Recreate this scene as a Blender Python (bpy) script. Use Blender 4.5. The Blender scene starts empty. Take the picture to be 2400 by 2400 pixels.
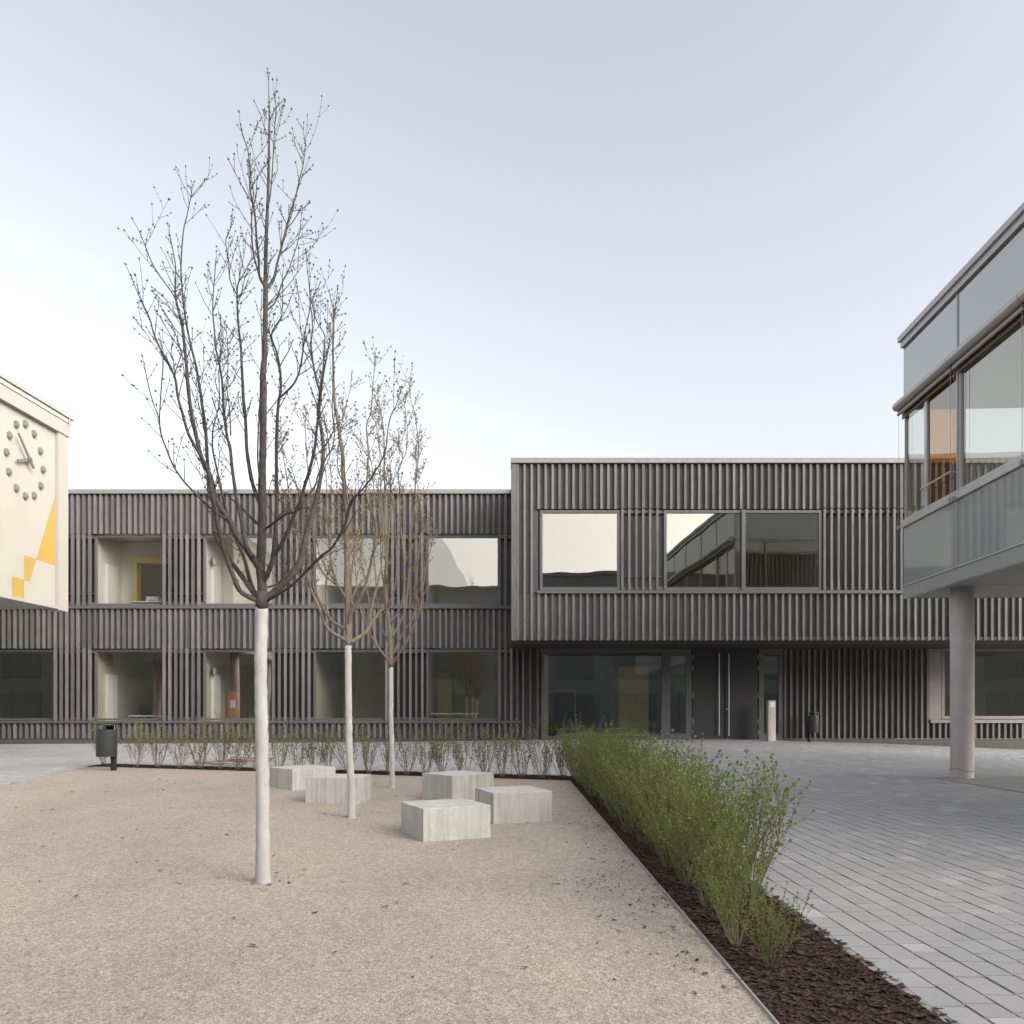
import bpy, math, random
import numpy as np
from mathutils import Vector

R = math.radians
random.seed(7)
SC = bpy.context.scene
COL = SC.collection

# ------------------------------------------------------------------ camera
F, X0, YH, HC = 1770.0, 1200.0, 1672.0, 1.5     # focal length / principal column / horizon row in 2400 px frame
cam_d = bpy.data.cameras.new('camera'); cam = bpy.data.objects.new('camera', cam_d); COL.objects.link(cam)
cam.location = (0, 0, HC); cam.rotation_euler = (R(90), 0, 0)
cam_d.sensor_width = 36; cam_d.lens = 36 * F / 2400; cam_d.shift_y = (YH - 1200) / 2400
cam_d.clip_end = 2000; cam_d.clip_start = 0.05
SC.camera = cam

# ------------------------------------------------------------------ sky, sun, exposure
SUN_EL, SUN_AZ = R(27), R(128)      # low veiled sun behind the camera to the right
wd = bpy.data.worlds.new('World'); SC.world = wd; wd.use_nodes = True
nt = wd.node_tree; bg = nt.nodes['Background']
sky = nt.nodes.new('ShaderNodeTexSky'); sky.sky_type = 'NISHITA'; sky.sun_disc = False
sky.sun_elevation = SUN_EL; sky.sun_rotation = SUN_AZ
sky.air_density = 1.0; sky.dust_density = 4.5; sky.ozone_density = 1.0
hs = nt.nodes.new('ShaderNodeHueSaturation'); hs.inputs['Saturation'].default_value = 0.31
nt.links.new(sky.outputs[0], hs.inputs['Color']); nt.links.new(hs.outputs[0], bg.inputs[0])
bg.inputs[1].default_value = 0.15
sd = bpy.data.lights.new('sun', 'SUN'); sun = bpy.data.objects.new('sun', sd); COL.objects.link(sun)
sd.energy = 0.75; sd.angle = R(110); sd.color = (1, 0.96, 0.91)
sdir = Vector((math.sin(SUN_AZ) * math.cos(SUN_EL), math.cos(SUN_AZ) * math.cos(SUN_EL), math.sin(SUN_EL)))
sun.rotation_euler = sdir.to_track_quat('Z', 'Y').to_euler()
SC.view_settings.view_transform = 'Standard'; SC.view_settings.look = 'None'
SC.view_settings.exposure = 1.27; SC.view_settings.gamma = 1
SC.render.engine = 'CYCLES'
SC.cycles.use_denoising = True; SC.cycles.sample_clamp_indirect = 4.0; SC.cycles.use_adaptive_sampling = False
SC.cycles.max_bounces = 8; SC.cycles.transparent_max_bounces = 12

# ------------------------------------------------------------------ materials
def lin(r, g, b):
    f = lambda c: ((c / 255 + 0.055) / 1.055) ** 2.4 if c > 10 else c / 255 / 12.92
    return (f(r), f(g), f(b), 1)

class NT:
    def __init__(self, name):
        self.m = bpy.data.materials.new(name); self.m.use_nodes = True
        self.t = self.m.node_tree; self.b = self.t.nodes['Principled BSDF']; self.out = self.t.nodes['Material Output']
    def n(self, typ, **kw):
        nd = self.t.nodes.new('ShaderNode' + typ)
        for k, v in kw.items():
            if k in nd.inputs: nd.inputs[k].default_value = v
            else: setattr(nd, k, v)
        return nd
    def l(self, a, b): self.t.links.new(a, b)
    def pos(self, scale=(1, 1, 1), jitter=False):
        g = self.n('NewGeometry'); mp = self.n('Mapping'); mp.inputs['Scale'].default_value = scale
        if jitter:
            oi = self.n('ObjectInfo'); mul = self.n('Math', operation='MULTIPLY'); mul.inputs[1].default_value = 37.0
            self.l(oi.outputs['Random'], mul.inputs[0]); self.l(mul.outputs[0], mp.inputs['Location'])
        self.l(g.outputs['Position'], mp.inputs['Vector']); return mp.outputs[0]
    def noise(self, vec, scale, detail=4, rough=0.6):
        nz = self.n('TexNoise', Scale=scale, Detail=detail, Roughness=rough); self.l(vec, nz.inputs['Vector']); return nz.outputs['Fac']
    def ramp(self, fac, *stops):
        r = self.n('ValToRGB'); e = r.color_ramp.elements
        while len(e) < len(stops): e.new(0.5)
        for el, (p, c) in zip(e, stops): el.position = p; el.color = c if len(c) == 4 else (*c, 1)
        self.l(fac, r.inputs['Fac']); return r.outputs['Color']
    def mix(self, a, b, fac, mode='MIX'):
        mx = self.n('MixRGB', blend_type=mode)
        for s, i in ((fac, 0), (a, 1), (b, 2)):
            if hasattr(s, 'links') or hasattr(s, 'is_linked'): self.l(s, mx.inputs[i])
            else: mx.inputs[i].default_value = s
        return mx.outputs[0]
    def bump(self, h, strength=0.3, dist=0.01):
        b = self.n('Bump', Strength=strength, Distance=dist); self.l(h, b.inputs['Height']); self.l(b.outputs[0], self.b.inputs['Normal'])
    def base(self, c):
        if hasattr(c, 'is_linked'): self.l(c, self.b.inputs['Base Color'])
        else: self.b.inputs['Base Color'].default_value = c
    def rough(self, v, spec=0.4, metal=0):
        self.b.inputs['Roughness'].default_value = v; self.b.inputs['Specular IOR Level'].default_value = spec
        self.b.inputs['Metallic'].default_value = metal
        return self

def g4(v, t=(1, 1, 1)): return (v * t[0], v * t[1], v * t[2], 1)

def plain(name, c, rough=0.6, metal=0, var=0.12, scale=6, spec=0.4):
    m = NT(name); p = m.pos()
    f = m.noise(p, scale, 5)
    lo = tuple(x * (1 - var) for x in c[:3]); hi = tuple(min(1, x * (1 + var)) for x in c[:3])
    m.base(m.ramp(f, (0.3, lo), (0.7, hi))); m.rough(rough, spec, metal); return m.m

def wood(name, c, var=0.35, knots=True):
    m = NT(name)
    v = m.pos((9, 9, 0.7), jitter=True)
    f = m.noise(v, 3.0, 8, 0.65)
    col = m.ramp(f, (0.25, tuple(x * (1 - var) for x in c)), (0.75, tuple(x * (1 + var) for x in c)))
    oi = m.n('ObjectInfo'); rr = m.ramp(oi.outputs['Random'], (0, (0.74,) * 3), (1, (1.24,) * 3))
    col = m.mix(col, rr, 1.0, 'MULTIPLY')
    if knots:
        vk = m.pos((5, 5, 2.0), jitter=True)
        vo = m.n('TexVoronoi', Scale=1.6); m.l(vk, vo.inputs['Vector'])
        k = m.ramp(vo.outputs['Distance'], (0.05, (0.55,) * 3), (0.13, (1,) * 3))
        col = m.mix(col, k, 1.0, 'MULTIPLY')
    w = m.noise(m.pos((0.25, 0.25, 0.5)), 1.2, 3)
    col = m.mix(col, m.ramp(w, (0.3, (0.86, 0.86, 0.88)), (0.7, (1.1, 1.08, 1.04))), 1.0, 'MULTIPLY')
    m.base(col); m.rough(0.75, 0.3); m.bump(f, 0.25, 0.004); return m.m

def glass(name, tint=(0.94, 0.945, 0.92), r0=0.29, refl=(1, 0.955, 0.84), wav=0.0035):
    m = NT(name); t = m.t; t.nodes.remove(m.b)
    tr = m.n('BsdfTransparent'); tr.inputs[0].default_value = (*tint, 1)
    gl = m.n('BsdfGlossy'); gl.inputs['Roughness'].default_value = 0.0; gl.inputs[0].default_value = (*refl, 1)
    ge = m.n('NewGeometry'); dt = m.n('VectorMath', operation='DOT_PRODUCT'); m.l(ge.outputs['Normal'], dt.inputs[0]); m.l(ge.outputs['Incoming'], dt.inputs[1])
    ab = m.n('Math', operation='ABSOLUTE'); m.l(dt.outputs['Value'], ab.inputs[0])
    om = m.n('Math', operation='SUBTRACT'); om.inputs[0].default_value = 1.0; m.l(ab.outputs[0], om.inputs[1])
    pw = m.n('Math', operation='POWER'); pw.inputs[1].default_value = 5.0; m.l(om.outputs[0], pw.inputs[0])
    mr = m.n('MapRange'); mr.inputs['To Min'].default_value = r0; m.l(pw.outputs[0], mr.inputs['Value'])
    f = m.noise(m.pos((1, 1, 1)), 0.9, 1, 0.4); b = m.n('Bump', Strength=wav, Distance=1.0); m.l(f, b.inputs['Height'])
    m.l(b.outputs[0], gl.inputs['Normal'])
    mx = m.n('MixShader'); m.l(mr.outputs[0], mx.inputs[0]); m.l(tr.outputs[0], mx.inputs[1]); m.l(gl.outputs[0], mx.inputs[2])
    m.l(mx.outputs[0], m.out.inputs['Surface']); return m.m

M = {}
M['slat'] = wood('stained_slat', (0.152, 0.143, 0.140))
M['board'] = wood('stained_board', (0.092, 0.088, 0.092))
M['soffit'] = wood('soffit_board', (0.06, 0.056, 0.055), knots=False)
M['cap'] = plain('roof_cap_metal', (0.215, 0.20, 0.19), 0.5, 0.0)
M['frame'] = plain('window_frame_metal', (0.105, 0.10, 0.10), 0.45, 0, 0.05)
M['dark'] = plain('dark_panel', (0.03, 0.03, 0.033), 0.6)
M['ventpanel'] = plain('vent_panel', (0.085, 0.083, 0.086), 0.5, 0, 0.05)
M['plinth'] = plain('plinth_render', (0.085, 0.083, 0.08), 0.85)
M['door'] = plain('door_leaf_paint', (0.040, 0.040, 0.042), 0.45, 0, 0.06)
M['steel'] = plain('brushed_steel', (0.62, 0.54, 0.47), 0.35, 0.6, 0.05)
M['glass'] = glass('window_glass')
M['glass_low'] = glass('entrance_glass', (0.85, 0.9, 0.84), 0.24, (0.9, 1, 0.98))
M['glass_clear'] = glass('clear_glass', (0.84, 0.86, 0.82), 0.26)
M['glass_orange'] = glass('orange_glass', (0.50, 0.22, 0.06), 0.20, wav=0.002)
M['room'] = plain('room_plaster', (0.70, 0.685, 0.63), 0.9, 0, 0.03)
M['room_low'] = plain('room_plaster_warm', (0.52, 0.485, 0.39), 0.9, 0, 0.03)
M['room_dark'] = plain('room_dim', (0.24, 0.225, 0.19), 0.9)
M['roomfloor'] = plain('room_floor', (0.22, 0.20, 0.17), 0.6)
M['yellow'] = plain('yellow_paint', (0.55, 0.38, 0.04), 0.6, 0, 0.05)
M['ochre'] = plain('ochre_panel', (0.60, 0.46, 0.2), 0.7)
M['orange'] = plain('orange_board', (0.45, 0.17, 0.05), 0.7)
M['white'] = plain('white_lacquer', (0.78, 0.78, 0.74), 0.5, 0, 0.03)
M['alu'] = plain('grey_aluminium', (0.40, 0.40, 0.39), 0.4, 0.3, 0.04)
M['alu_lt'] = plain('light_aluminium', (0.52, 0.51, 0.49), 0.4, 0.2, 0.04)
M['awn'] = plain('awning_casing', (0.42, 0.385, 0.355), 0.35, 0.2, 0.05)
M['soffit_grey'] = plain('grey_soffit', (0.28, 0.28, 0.27), 0.7)
M['bronze'] = plain('awning_bar_bronze', (0.13, 0.085, 0.05), 0.4, 0.3)
m = NT('backpainted_glass'); m.base((0.335, 0.342, 0.332, 1)); m.rough(0.03, 1.0); m.b.inputs['IOR'].default_value = 1.75
f_ = m.noise(m.pos(), 0.8, 1, 0.4); m.bump(f_, 0.002, 1.0); M['spandrel'] = m.m
M['bin'] = plain('bin_paint', (0.055, 0.06, 0.062), 0.4, 0.3, 0.08)
M['post'] = plain('post_paint', (0.02, 0.021, 0.023), 0.45, 0.2)
M['rust'] = plain('rusty_steel', (0.20, 0.085, 0.045), 0.8, 0, 0.3, 20)
M['beige'] = plain('bollard_face', (0.50, 0.43, 0.35), 0.7)
M['print'] = plain('device_plastic', (0.6, 0.6, 0.57), 0.5)
M['black'] = plain('black_plastic', (0.02, 0.02, 0.02), 0.5)

def concrete(name, c, streak=True, pits=60, spk=0.25):
    m = NT(name); p = m.pos()
    f = m.noise(p, 3.5, 8, 0.65); g = m.noise(p, 90, 3, 0.7)
    col = m.ramp(f, (0.25, tuple(x * 0.86 for x in c)), (0.75, tuple(x * 1.1 for x in c)))
    col = m.mix(col, m.ramp(g, (0.25, (1 - spk,) * 3), (0.6, (1.04,) * 3)), 1.0, 'MULTIPLY')
    if streak:
        s = m.noise(m.pos((5, 5, 0.25)), 2.5, 5, 0.7)
        col = m.mix(col, m.ramp(s, (0.32, (0.70, 0.69, 0.66)), (0.56, (1,) * 3)), 1.0, 'MULTIPLY')
    vo = m.n('TexVoronoi', Scale=pits / 4); m.l(p, vo.inputs['Vector'])
    pit = m.ramp(vo.outputs['Distance'], (0.04, (0.45,) * 3), (0.085, (1,) * 3))
    col = m.mix(col, pit, 1.0, 'MULTIPLY')
    m.base(col); m.rough(0.85, 0.25); m.bump(g, 0.25, 0.003); return m.m
M['bench'] = concrete('bench_concrete', (0.54, 0.53, 0.495))
M['column'] = concrete('column_concrete', (0.54, 0.50, 0.475), False, 40)
M['base_conc'] = concrete('slab_concrete', (0.30, 0.28, 0.265), False)

def plaster(name, c):
    m = NT(name); p = m.pos(); g = m.noise(p, 120, 3, 0.7); f = m.noise(p, 1.2, 4)
    m.base(m.ramp(f, (0.3, tuple(x * .95 for x in c)), (0.7, tuple(min(.95, x * 1.04) for x in c))))
    m.rough(0.9, 0.2); m.bump(g, 0.35, 0.006); return m.m
M['plaster'] = plaster('cream_plaster', (0.41, 0.385, 0.335))
M['plaster_y'] = plaster('yellow_plaster', (0.42, 0.285, 0.07))
M['trim'] = plaster('trim_plaster', (0.39, 0.365, 0.33))
M['trim_grey'] = plaster('grey_plaster', (0.45, 0.45, 0.45))
M['clock'] = plain('clock_marker', (0.17, 0.15, 0.13), 0.6)
M['opp_pane'] = plain('opposite_pane', (0.12, 0.13, 0.128), 0.3)
M['opp'] = plaster('opposite_render', (0.20, 0.212, 0.205))

# bark, white trunk paint, buds, leaves
m = NT('bark'); p = m.pos((1, 1, 0.5)); f = m.noise(p, 45, 6, 0.7); w = m.noise(m.pos(), 5, 3)
c = m.ramp(f, (0.25, (0.033, 0.031, 0.031)), (0.75, (0.115, 0.106, 0.098)))
m.base(m.mix(c, m.ramp(w, (0.35, (0.8, 0.82, 0.72)), (0.65, (1.2, 1.12, 1.05))), 1.0, 'MULTIPLY')); m.rough(0.85, 0.2); m.bump(f, 0.6, 0.006); M['bark'] = m.m
m = NT('pale_bark'); f = m.noise(m.pos((1, 1, 0.5)), 40, 5, 0.7)
m.base(m.ramp(f, (0.25, (0.11, 0.088, 0.065)), (0.75, (0.27, 0.22, 0.165)))); m.rough(0.85, 0.2); m.bump(f, 0.5, 0.005); M['bark2'] = m.m
m = NT('white_trunk_paint'); p = m.pos((1, 1, 1)); f = m.noise(m.pos((1, 1, 0.35)), 14, 6, 0.65); h = m.noise(m.pos((0.5, 0.5, 6)), 5, 4)
g_ = m.noise(m.pos((2, 2, 0.9)), 22, 5, 0.75)
c = m.ramp(f, (0.25, (0.37, 0.36, 0.335)), (0.7, (0.51, 0.50, 0.475)))
m.base(m.mix(c, m.ramp(g_, (0.26, (0.55, 0.50, 0.42)), (0.40, (1, 1, 1))), 1.0, 'MULTIPLY')); m.rough(0.85, 0.2); m.bump(h, 0.45, 0.01); M['whitebark'] = m.m
def leafm(name, a, b, tr=0.3):
    m = NT(name); f = m.noise(m.pos(), 9, 3); m.base(m.ramp(f, (0.3, a), (0.7, b))); m.rough(0.55, 0.3)
    d = m.n('BsdfTranslucent'); d.inputs[0].default_value = (b[0] * 1.5, b[1] * 1.5, b[2], 1)
    mx = m.n('MixShader'); mx.inputs[0].default_value = tr
    m.l(m.b.outputs[0], mx.inputs[1]); m.l(d.outputs[0], mx.inputs[2]); m.l(mx.outputs[0], m.out.inputs['Surface']); return m.m
M['leaf'] = leafm('hedge_leaf', (0.085, 0.118, 0.026), (0.20, 0.245, 0.07))
M['leaf2'] = leafm('young_leaf', (0.085, 0.11, 0.026), (0.20, 0.23, 0.075))
M['stem'] = plain('shrub_stem', (0.14, 0.125, 0.075), 0.8, 0, 0.3, 12)
M['stem2'] = plain('twig_stem', (0.20, 0.145, 0.115), 0.8, 0, 0.3, 12)
M['bud'] = plain('leaf_bud', (0.10, 0.088, 0.05), 0.7, 0, 0.4, 20)
M['bud2'] = plain('opening_bud', (0.20, 0.160, 0.08), 0.7, 0, 0.4, 20)
m = NT('bark_mulch'); p = m.pos(); vo = m.n('TexVoronoi', Scale=45.0); m.l(p, vo.inputs['Vector'])
m.base(m.ramp(vo.outputs['Color'], (0.1, (0.016, 0.011, 0.009)), (0.9, (0.085, 0.052, 0.04)))); m.rough(0.95, 0.1); m.bump(vo.outputs['Distance'], 1.0, 0.02); M['mulch'] = m.m
m = NT('bark_chip'); f = m.noise(m.pos(), 30, 3); m.base(m.ramp(f, (0.3, (0.018, 0.012, 0.01)), (0.7, (0.10, 0.065, 0.05)))); m.rough(0.9, 0.1); M['chip'] = m.m
m = NT('dead_leaf'); f = m.noise(m.pos(), 3, 3); m.base(m.ramp(f, (0.3, (0.04, 0.025, 0.018)), (0.7, (0.16, 0.075, 0.04)))); m.rough(0.9, 0.1); M['dead'] = m.m

# gravel: fine buff split, individual grains as relief and colour
m = NT('buff_gravel'); p = m.pos()
vo = m.n('TexVoronoi', Scale=105.0); m.l(p, vo.inputs['Vector'])
v2 = m.n('TexVoronoi', Scale=46.0); m.l(p, v2.inputs['Vector'])
c = m.ramp(vo.outputs['Color'], (0.0, (0.235, 0.200, 0.170)), (0.5, (0.385, 0.335, 0.290)), (1.0, (0.525, 0.472, 0.418)))
c2 = m.ramp(v2.outputs['Color'], (0.0, (0.75, 0.74, 0.72)), (1.0, (1.18, 1.17, 1.15)))
c = m.mix(c, c2, 1.0, 'MULTIPLY')
big = m.noise(m.pos((1, 0.6, 1)), 0.55, 6, 0.65)
c = m.mix(c, m.ramp(big, (0.3, (0.83, 0.83, 0.85)), (0.7, (1.1, 1.08, 1.05))), 1.0, 'MULTIPLY')
mid = m.noise(p, 7, 5, 0.7)
c = m.mix(c, m.ramp(mid, (0.25, (0.88, 0.87, 0.86)), (0.5, (1.02, 1.02, 1.02))), 1.0, 'MULTIPLY')
m.base(c); m.rough(0.95, 0.15); m.bump(vo.outputs['Distance'], 0.5, 0.008); M['gravel'] = m.m

# paver stone: colour per stone through a mesh attribute
m = NT('paver_stone'); at = m.n('Attribute', attribute_name='tone'); p = m.pos()
g_ = m.noise(p, 160, 3, 0.8); f = m.noise(p, 0.35, 4, 0.6)
c = m.ramp(at.outputs['Fac'], (0.0, (0.32, 0.318, 0.318)), (0.8, (0.37, 0.366, 0.362)), (1.0, (0.43, 0.426, 0.415)))
c = m.mix(c, m.ramp(g_, (0.3, (0.72,) * 3), (0.65, (1.16,) * 3)), 1.0, 'MULTIPLY')
c = m.mix(c, m.ramp(f, (0.28, (0.84, 0.84, 0.86)), (0.7, (1.08, 1.06, 1.03))), 1.0, 'MULTIPLY')
m.base(c); m.rough(0.8, 0.3); m.bump(g_, 0.3, 0.002); M['paver'] = m.m
M['joint'] = plain('joint_sand', (0.16, 0.157, 0.153), 0.95)
M['earth'] = plain('earth_ground', (0.20, 0.19, 0.175), 0.95)

# ------------------------------------------------------------------ mesh helpers
class MB:
    def __init__(self): self.v = []; self.f = []
    def add(self, vs, fs):
        o = len(self.v); self.v += [tuple(x) for x in vs]; self.f += [tuple(i + o for i in q) for q in fs]; return self
    def box(self, x0, x1, y0, y1, z0, z1):
        return self.add([(x0, y0, z0), (x1, y0, z0), (x1, y1, z0), (x0, y1, z0), (x0, y0, z1), (x1, y0, z1), (x1, y1, z1), (x0, y1, z1)],
                        [(0, 3, 2, 1), (4, 5, 6, 7), (0, 1, 5, 4), (1, 2, 6, 5), (2, 3, 7, 6), (3, 0, 4, 7)])
    def quad(self, *p): return self.add(p, [tuple(range(len(p)))])
    def tube(self, pts, rad, n=6, cap=True):
        pts = [Vector(p) for p in pts]
        t = (pts[1] - pts[0]).normalized()
        u = t.orthogonal().normalized(); vs = []; fs = []
        k = len(pts)
        for i, p in enumerate(pts):
            if 0 < i < k - 1: t = (pts[i + 1] - pts[i - 1])
            elif i == k - 1: t = pts[i] - pts[i - 1]
            else: t = pts[1] - pts[0]
            if t.length < 1e-9: t = Vector((0, 0, 1))
            t = t.normalized(); u = (u - t * u.dot(t))
            u = u.normalized() if u.length > 1e-6 else t.orthogonal().normalized()
            w = t.cross(u); r = rad[i] if hasattr(rad, '__len__') else rad
            for j in range(n):
                a = 2 * math.pi * j / n; vs.append(p + u * (r * math.cos(a)) + w * (r * math.sin(a)))
        for i in range(k - 1):
            for j in range(n):
                a = i * n + j; b = i * n + (j + 1) % n; fs.append((a, b, b + n, a + n))
        if cap: fs.append(tuple(range(n - 1, -1, -1))); fs.append(tuple((k - 1) * n + j for j in range(n)))
        return self.add(vs, fs)
    def build(self, name, mat, parent=None, smooth=False):
        me = bpy.data.meshes.new(name); me.from_pydata(self.v, [], self.f); me.update()
        if smooth: me.polygons.foreach_set('use_smooth', [True] * len(me.polygons))
        return link(name, me, mat, parent)

def link(name, me, mat, parent=None):
    o = bpy.data.objects.new(name, me); COL.objects.link(o)
    if mat and not me.materials: me.materials.append(M[mat] if isinstance(mat, str) else mat)
    if parent: o.parent = parent
    return o
def tag(o, label=None, cat=None, group=None, kind=None):
    for k, v in (('label', label), ('category', cat), ('group', group), ('kind', kind)):
        if v: o[k] = v
    return o
def empty(name, loc=(0, 0, 0), rz=0):
    o = bpy.data.objects.new(name, None); COL.objects.link(o); o.location = loc; o.rotation_euler = (0, 0, rz); o.empty_display_size = 0.2; return o
def copy_tree(o, parent=None):
    c = o.copy(); COL.objects.link(c); c.parent = parent
    for ch in list(o.children): copy_tree(ch, c)
    return c
def box(name, mat, parent, x0, x1, y0, y1, z0, z1): return MB().box(x0, x1, y0, y1, z0, z1).build(name, mat, parent)
def bevel(o, w=0.01, seg=2):
    md = o.modifiers.new('bevel', 'BEVEL'); md.width = w; md.segments = seg; md.limit_method = 'ANGLE'; return o
UNIT = {}
def unit_box(mat):
    if mat not in UNIT:
        me = bpy.data.meshes.new('slat'); b = MB().box(-.5, .5, 0, 1, 0, 1); me.from_pydata(b.v, [], b.f); me.materials.append(M[mat]); UNIT[mat] = me
    return UNIT[mat]
def slat(parent, xc, w, y, d, z0, z1, mat='slat', name='slat'):
    o = bpy.data.objects.new(name, unit_box(mat)); COL.objects.link(o); o.parent = parent
    o.location = (xc + random.uniform(-.004, .004), y + random.uniform(0, .006), z0); o.scale = (w * random.uniform(.94, 1.06), d, z1 - z0); return o

# pixel (2400 frame) to position
def PX(u, Y): return (u - X0) * Y / F
def PZ(v, Y): return HC - (v - YH) * Y / F
YL, YR, YM = 26.0, 22.87, 16.29       # plane of the long wing, of the jutting upper block, of the far hedge
_zfu = [(-400, 1746), (49, 1744), (600, 1741), (1000, 1738), (1190, 1735), (1300, 1733), (1780, 1733), (1910, 1738), (2100, 1744), (2350, 1755), (2700, 1763)]
_zx = [PX(u, YL) for u, v in _zfu]; _zz = [PZ(v, YL) for u, v in _zfu]
def zf(X): return np.interp(X, _zx, _zz)
def zg(X, Y):
    X = np.asarray(X, float); Y = np.asarray(Y, float)
    zl = np.clip((1.38 - X) / 10.54, 0, 1.1) * 0.322
    zl = zl + np.clip((X - 2.5) / 7, 0, 1.2) * .22
    lo = zl * np.clip(Y, 0, YM) / YM
    t = np.clip((Y - YM) / (YL - YM), 0, 1)
    return np.where(Y <= YM, lo, zl + (zf(X) - zl) * t)
def hit(u, v):
    Y = 15.0
    for _ in range(60):
        z = float(zg(PX(u, Y), Y)); Yn = F * (HC - z) / (v - YH); Y = 0.5 * Y + 0.5 * Yn
    return PX(u, Y), Y, float(zg(PX(u, Y), Y))

def grid(name, mat, xs, ys, dz=0.0, xfun=None):
    xs = np.asarray(xs, float); ys = np.asarray(ys, float); vs = []; fs = []; n = len(xs)
    for y in ys:
        xx = xfun(xs, y) if xfun else xs
        zz = zg(xx, np.full(n, y)) + dz
        vs += [(float(a), float(y), float(b)) for a, b in zip(xx, zz)]
    for j in range(len(ys) - 1):
        for i in range(n - 1): a = j * n + i; fs.append((a, a + 1, a + n + 1, a + n))
    me = bpy.data.meshes.new(name); me.from_pydata(vs, [], fs); me.polygons.foreach_set('use_smooth', [True] * len(fs))
    return link(name, me, mat)

# ------------------------------------------------------------------ ground
o = grid('ground', 'earth', [-900, -300, -90, -40, -25] + list(np.linspace(-20, 20, 41)) + [25, 40, 90, 300, 900],
         [-900, -300, -80, -30, -10] + list(np.linspace(-4, 34, 39)) + [45, 90, 300, 900], -0.09)
tag(o, kind='structure')
GXR, MXR = 1.27, 2.15                              # gravel edge and right edge of the near planting bed
ax, ay, _ = hit(205, 1800); bx_, by_, _ = hit(49, 1833)
def gl(Y): return ax + (Y - ay) * (bx_ - ax) / (by_ - ay)
o = grid('gravel', 'gravel', np.linspace(0, 1, 60), np.linspace(-4, 16.62, 90), 0.0, lambda s, y: gl(y) + (GXR - gl(y)) * s)
tag(o, kind='structure')
bed1 = grid('planting_bed', 'mulch', np.linspace(GXR + .012, MXR - .051, 8), np.linspace(-4, 17.3, 80), 0.004); tag(bed1, kind='structure')
bed2 = grid('planting_bed', 'mulch', np.linspace(ax - .2, GXR + .012, 60), np.linspace(16.622, 17.3, 6), 0.004); tag(bed2, kind='structure')
# edging strip between gravel and bed
e = MB()
ys = np.linspace(-4, 16.6, 50)
for a, b in zip(ys[:-1], ys[1:]):
    za, zb = float(zg(GXR, a)), float(zg(GXR, b))
    e.add([(GXR, a, za - .05), (GXR + .011, a, za - .05), (GXR + .011, a, za + .016), (GXR, a, za + .016),
           (GXR, b, zb - .05), (GXR + .011, b, zb - .05), (GXR + .011, b, zb + .016), (GXR, b, zb + .016)],
          [(0, 1, 2, 3), (3, 2, 6, 7), (0, 3, 7, 4), (1, 5, 6, 2), (5, 4, 7, 6)])
tag(e.build('steel_edging', 'alu', None), 'thin metal edging strip between buff gravel and bark mulch', 'edging')
# flush concrete edging between bed and paving
e = MB()
for a, b in zip(np.linspace(-4, 17.3, 51)[:-1], np.linspace(-4, 17.3, 51)[1:]):
    za, zb = float(zg(MXR, a)), float(zg(MXR, b))
    e.add([(MXR - .05, a, za - .06), (MXR - .002, a, za - .06), (MXR - .002, a, za + .003), (MXR - .05, a, za + .003),
           (MXR - .05, b, zb - .06), (MXR - .002, b, zb - .06), (MXR - .002, b, zb + .003), (MXR - .05, b, zb + .003)],
          [(0, 1, 2, 3), (3, 2, 6, 7), (0, 3, 7, 4), (1, 5, 6, 2), (5, 4, 7, 6)])
tag(e.build('concrete_edging', 'base_conc', None), 'flush concrete edging between the hedge bed and the grey paving', 'edging')
# paving
pav = grid('paving', 'joint', np.linspace(-19, 19, 60), np.linspace(-4, 26.4, 70), -0.03); tag(pav, kind='structure')
rng = np.random.default_rng(3)
CW = 0.18
stones = []
for ci in range(int(38 / CW)):
    x0 = -19 + (MXR + 19) % CW - CW + .003 + ci * CW; x1 = x0 + CW - .007
    y = -4 + rng.uniform(0, .3)
    while y < 26.0:
        L = rng.choice([.18, .24, .27]); xm, ym = (x0 + x1) / 2, y + L / 2
        ok = False
        if x0 >= MXR: ok = True
        elif ym > 17.3 + L / 2: ok = True
        elif x1 < gl(ym) - .02: ok = True
        if ok: stones.append((x0, x1, y, y + L - .007))
        y += L
stones = np.array(stones)
def paver_mesh(S, name):
    n = len(S); vs = np.zeros((n, 8, 3)); t = rng.uniform(-.0022, .0022, (n, 4)) + rng.uniform(-.002, .002, (n, 1))
    for k, (i, j) in enumerate(((0, 2), (1, 2), (1, 3), (0, 3))):
        x, y = S[:, i], S[:, j]; z = zg(x, y)
        ins = .004
        vs[:, k + 4, 0] = x + (ins if i == 0 else -ins); vs[:, k + 4, 1] = y + (ins if j == 2 else -ins); vs[:, k + 4, 2] = z + t[:, k]
        vs[:, k, 0] = x; vs[:, k, 1] = y; vs[:, k, 2] = z - .035
    fs = [(4, 5, 6, 7), (0, 1, 5, 4), (1, 2, 6, 5), (2, 3, 7, 6), (3, 0, 4, 7)]
    faces = [tuple(8 * q + i for i in f) for q in range(n) for f in fs]
    me = bpy.data.meshes.new(name); me.from_pydata(vs.reshape(-1, 3).tolist(), [], faces)
    a = me.attributes.new('tone', 'FLOAT', 'FACE'); tone = np.clip(rng.beta(2, 3, n) * .8 + (rng.random(n) < .12) * .45, 0, 1)
    a.data.foreach_set('value', np.repeat(tone, 5)); return me
infr = (stones[:, 0] > 1.6) & (stones[:, 3] > 5.8) & (np.abs(stones[:, 0]) < stones[:, 2] * .66)
dist = np.where(infr, np.hypot(stones[:, 0], stones[:, 2]), 1e9)
order = np.argsort(dist); near, rest = order[:300], order[300:]
for i in near: link('paver', paver_mesh(stones[i:i + 1], 'paver'), 'paver', pav)
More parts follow.
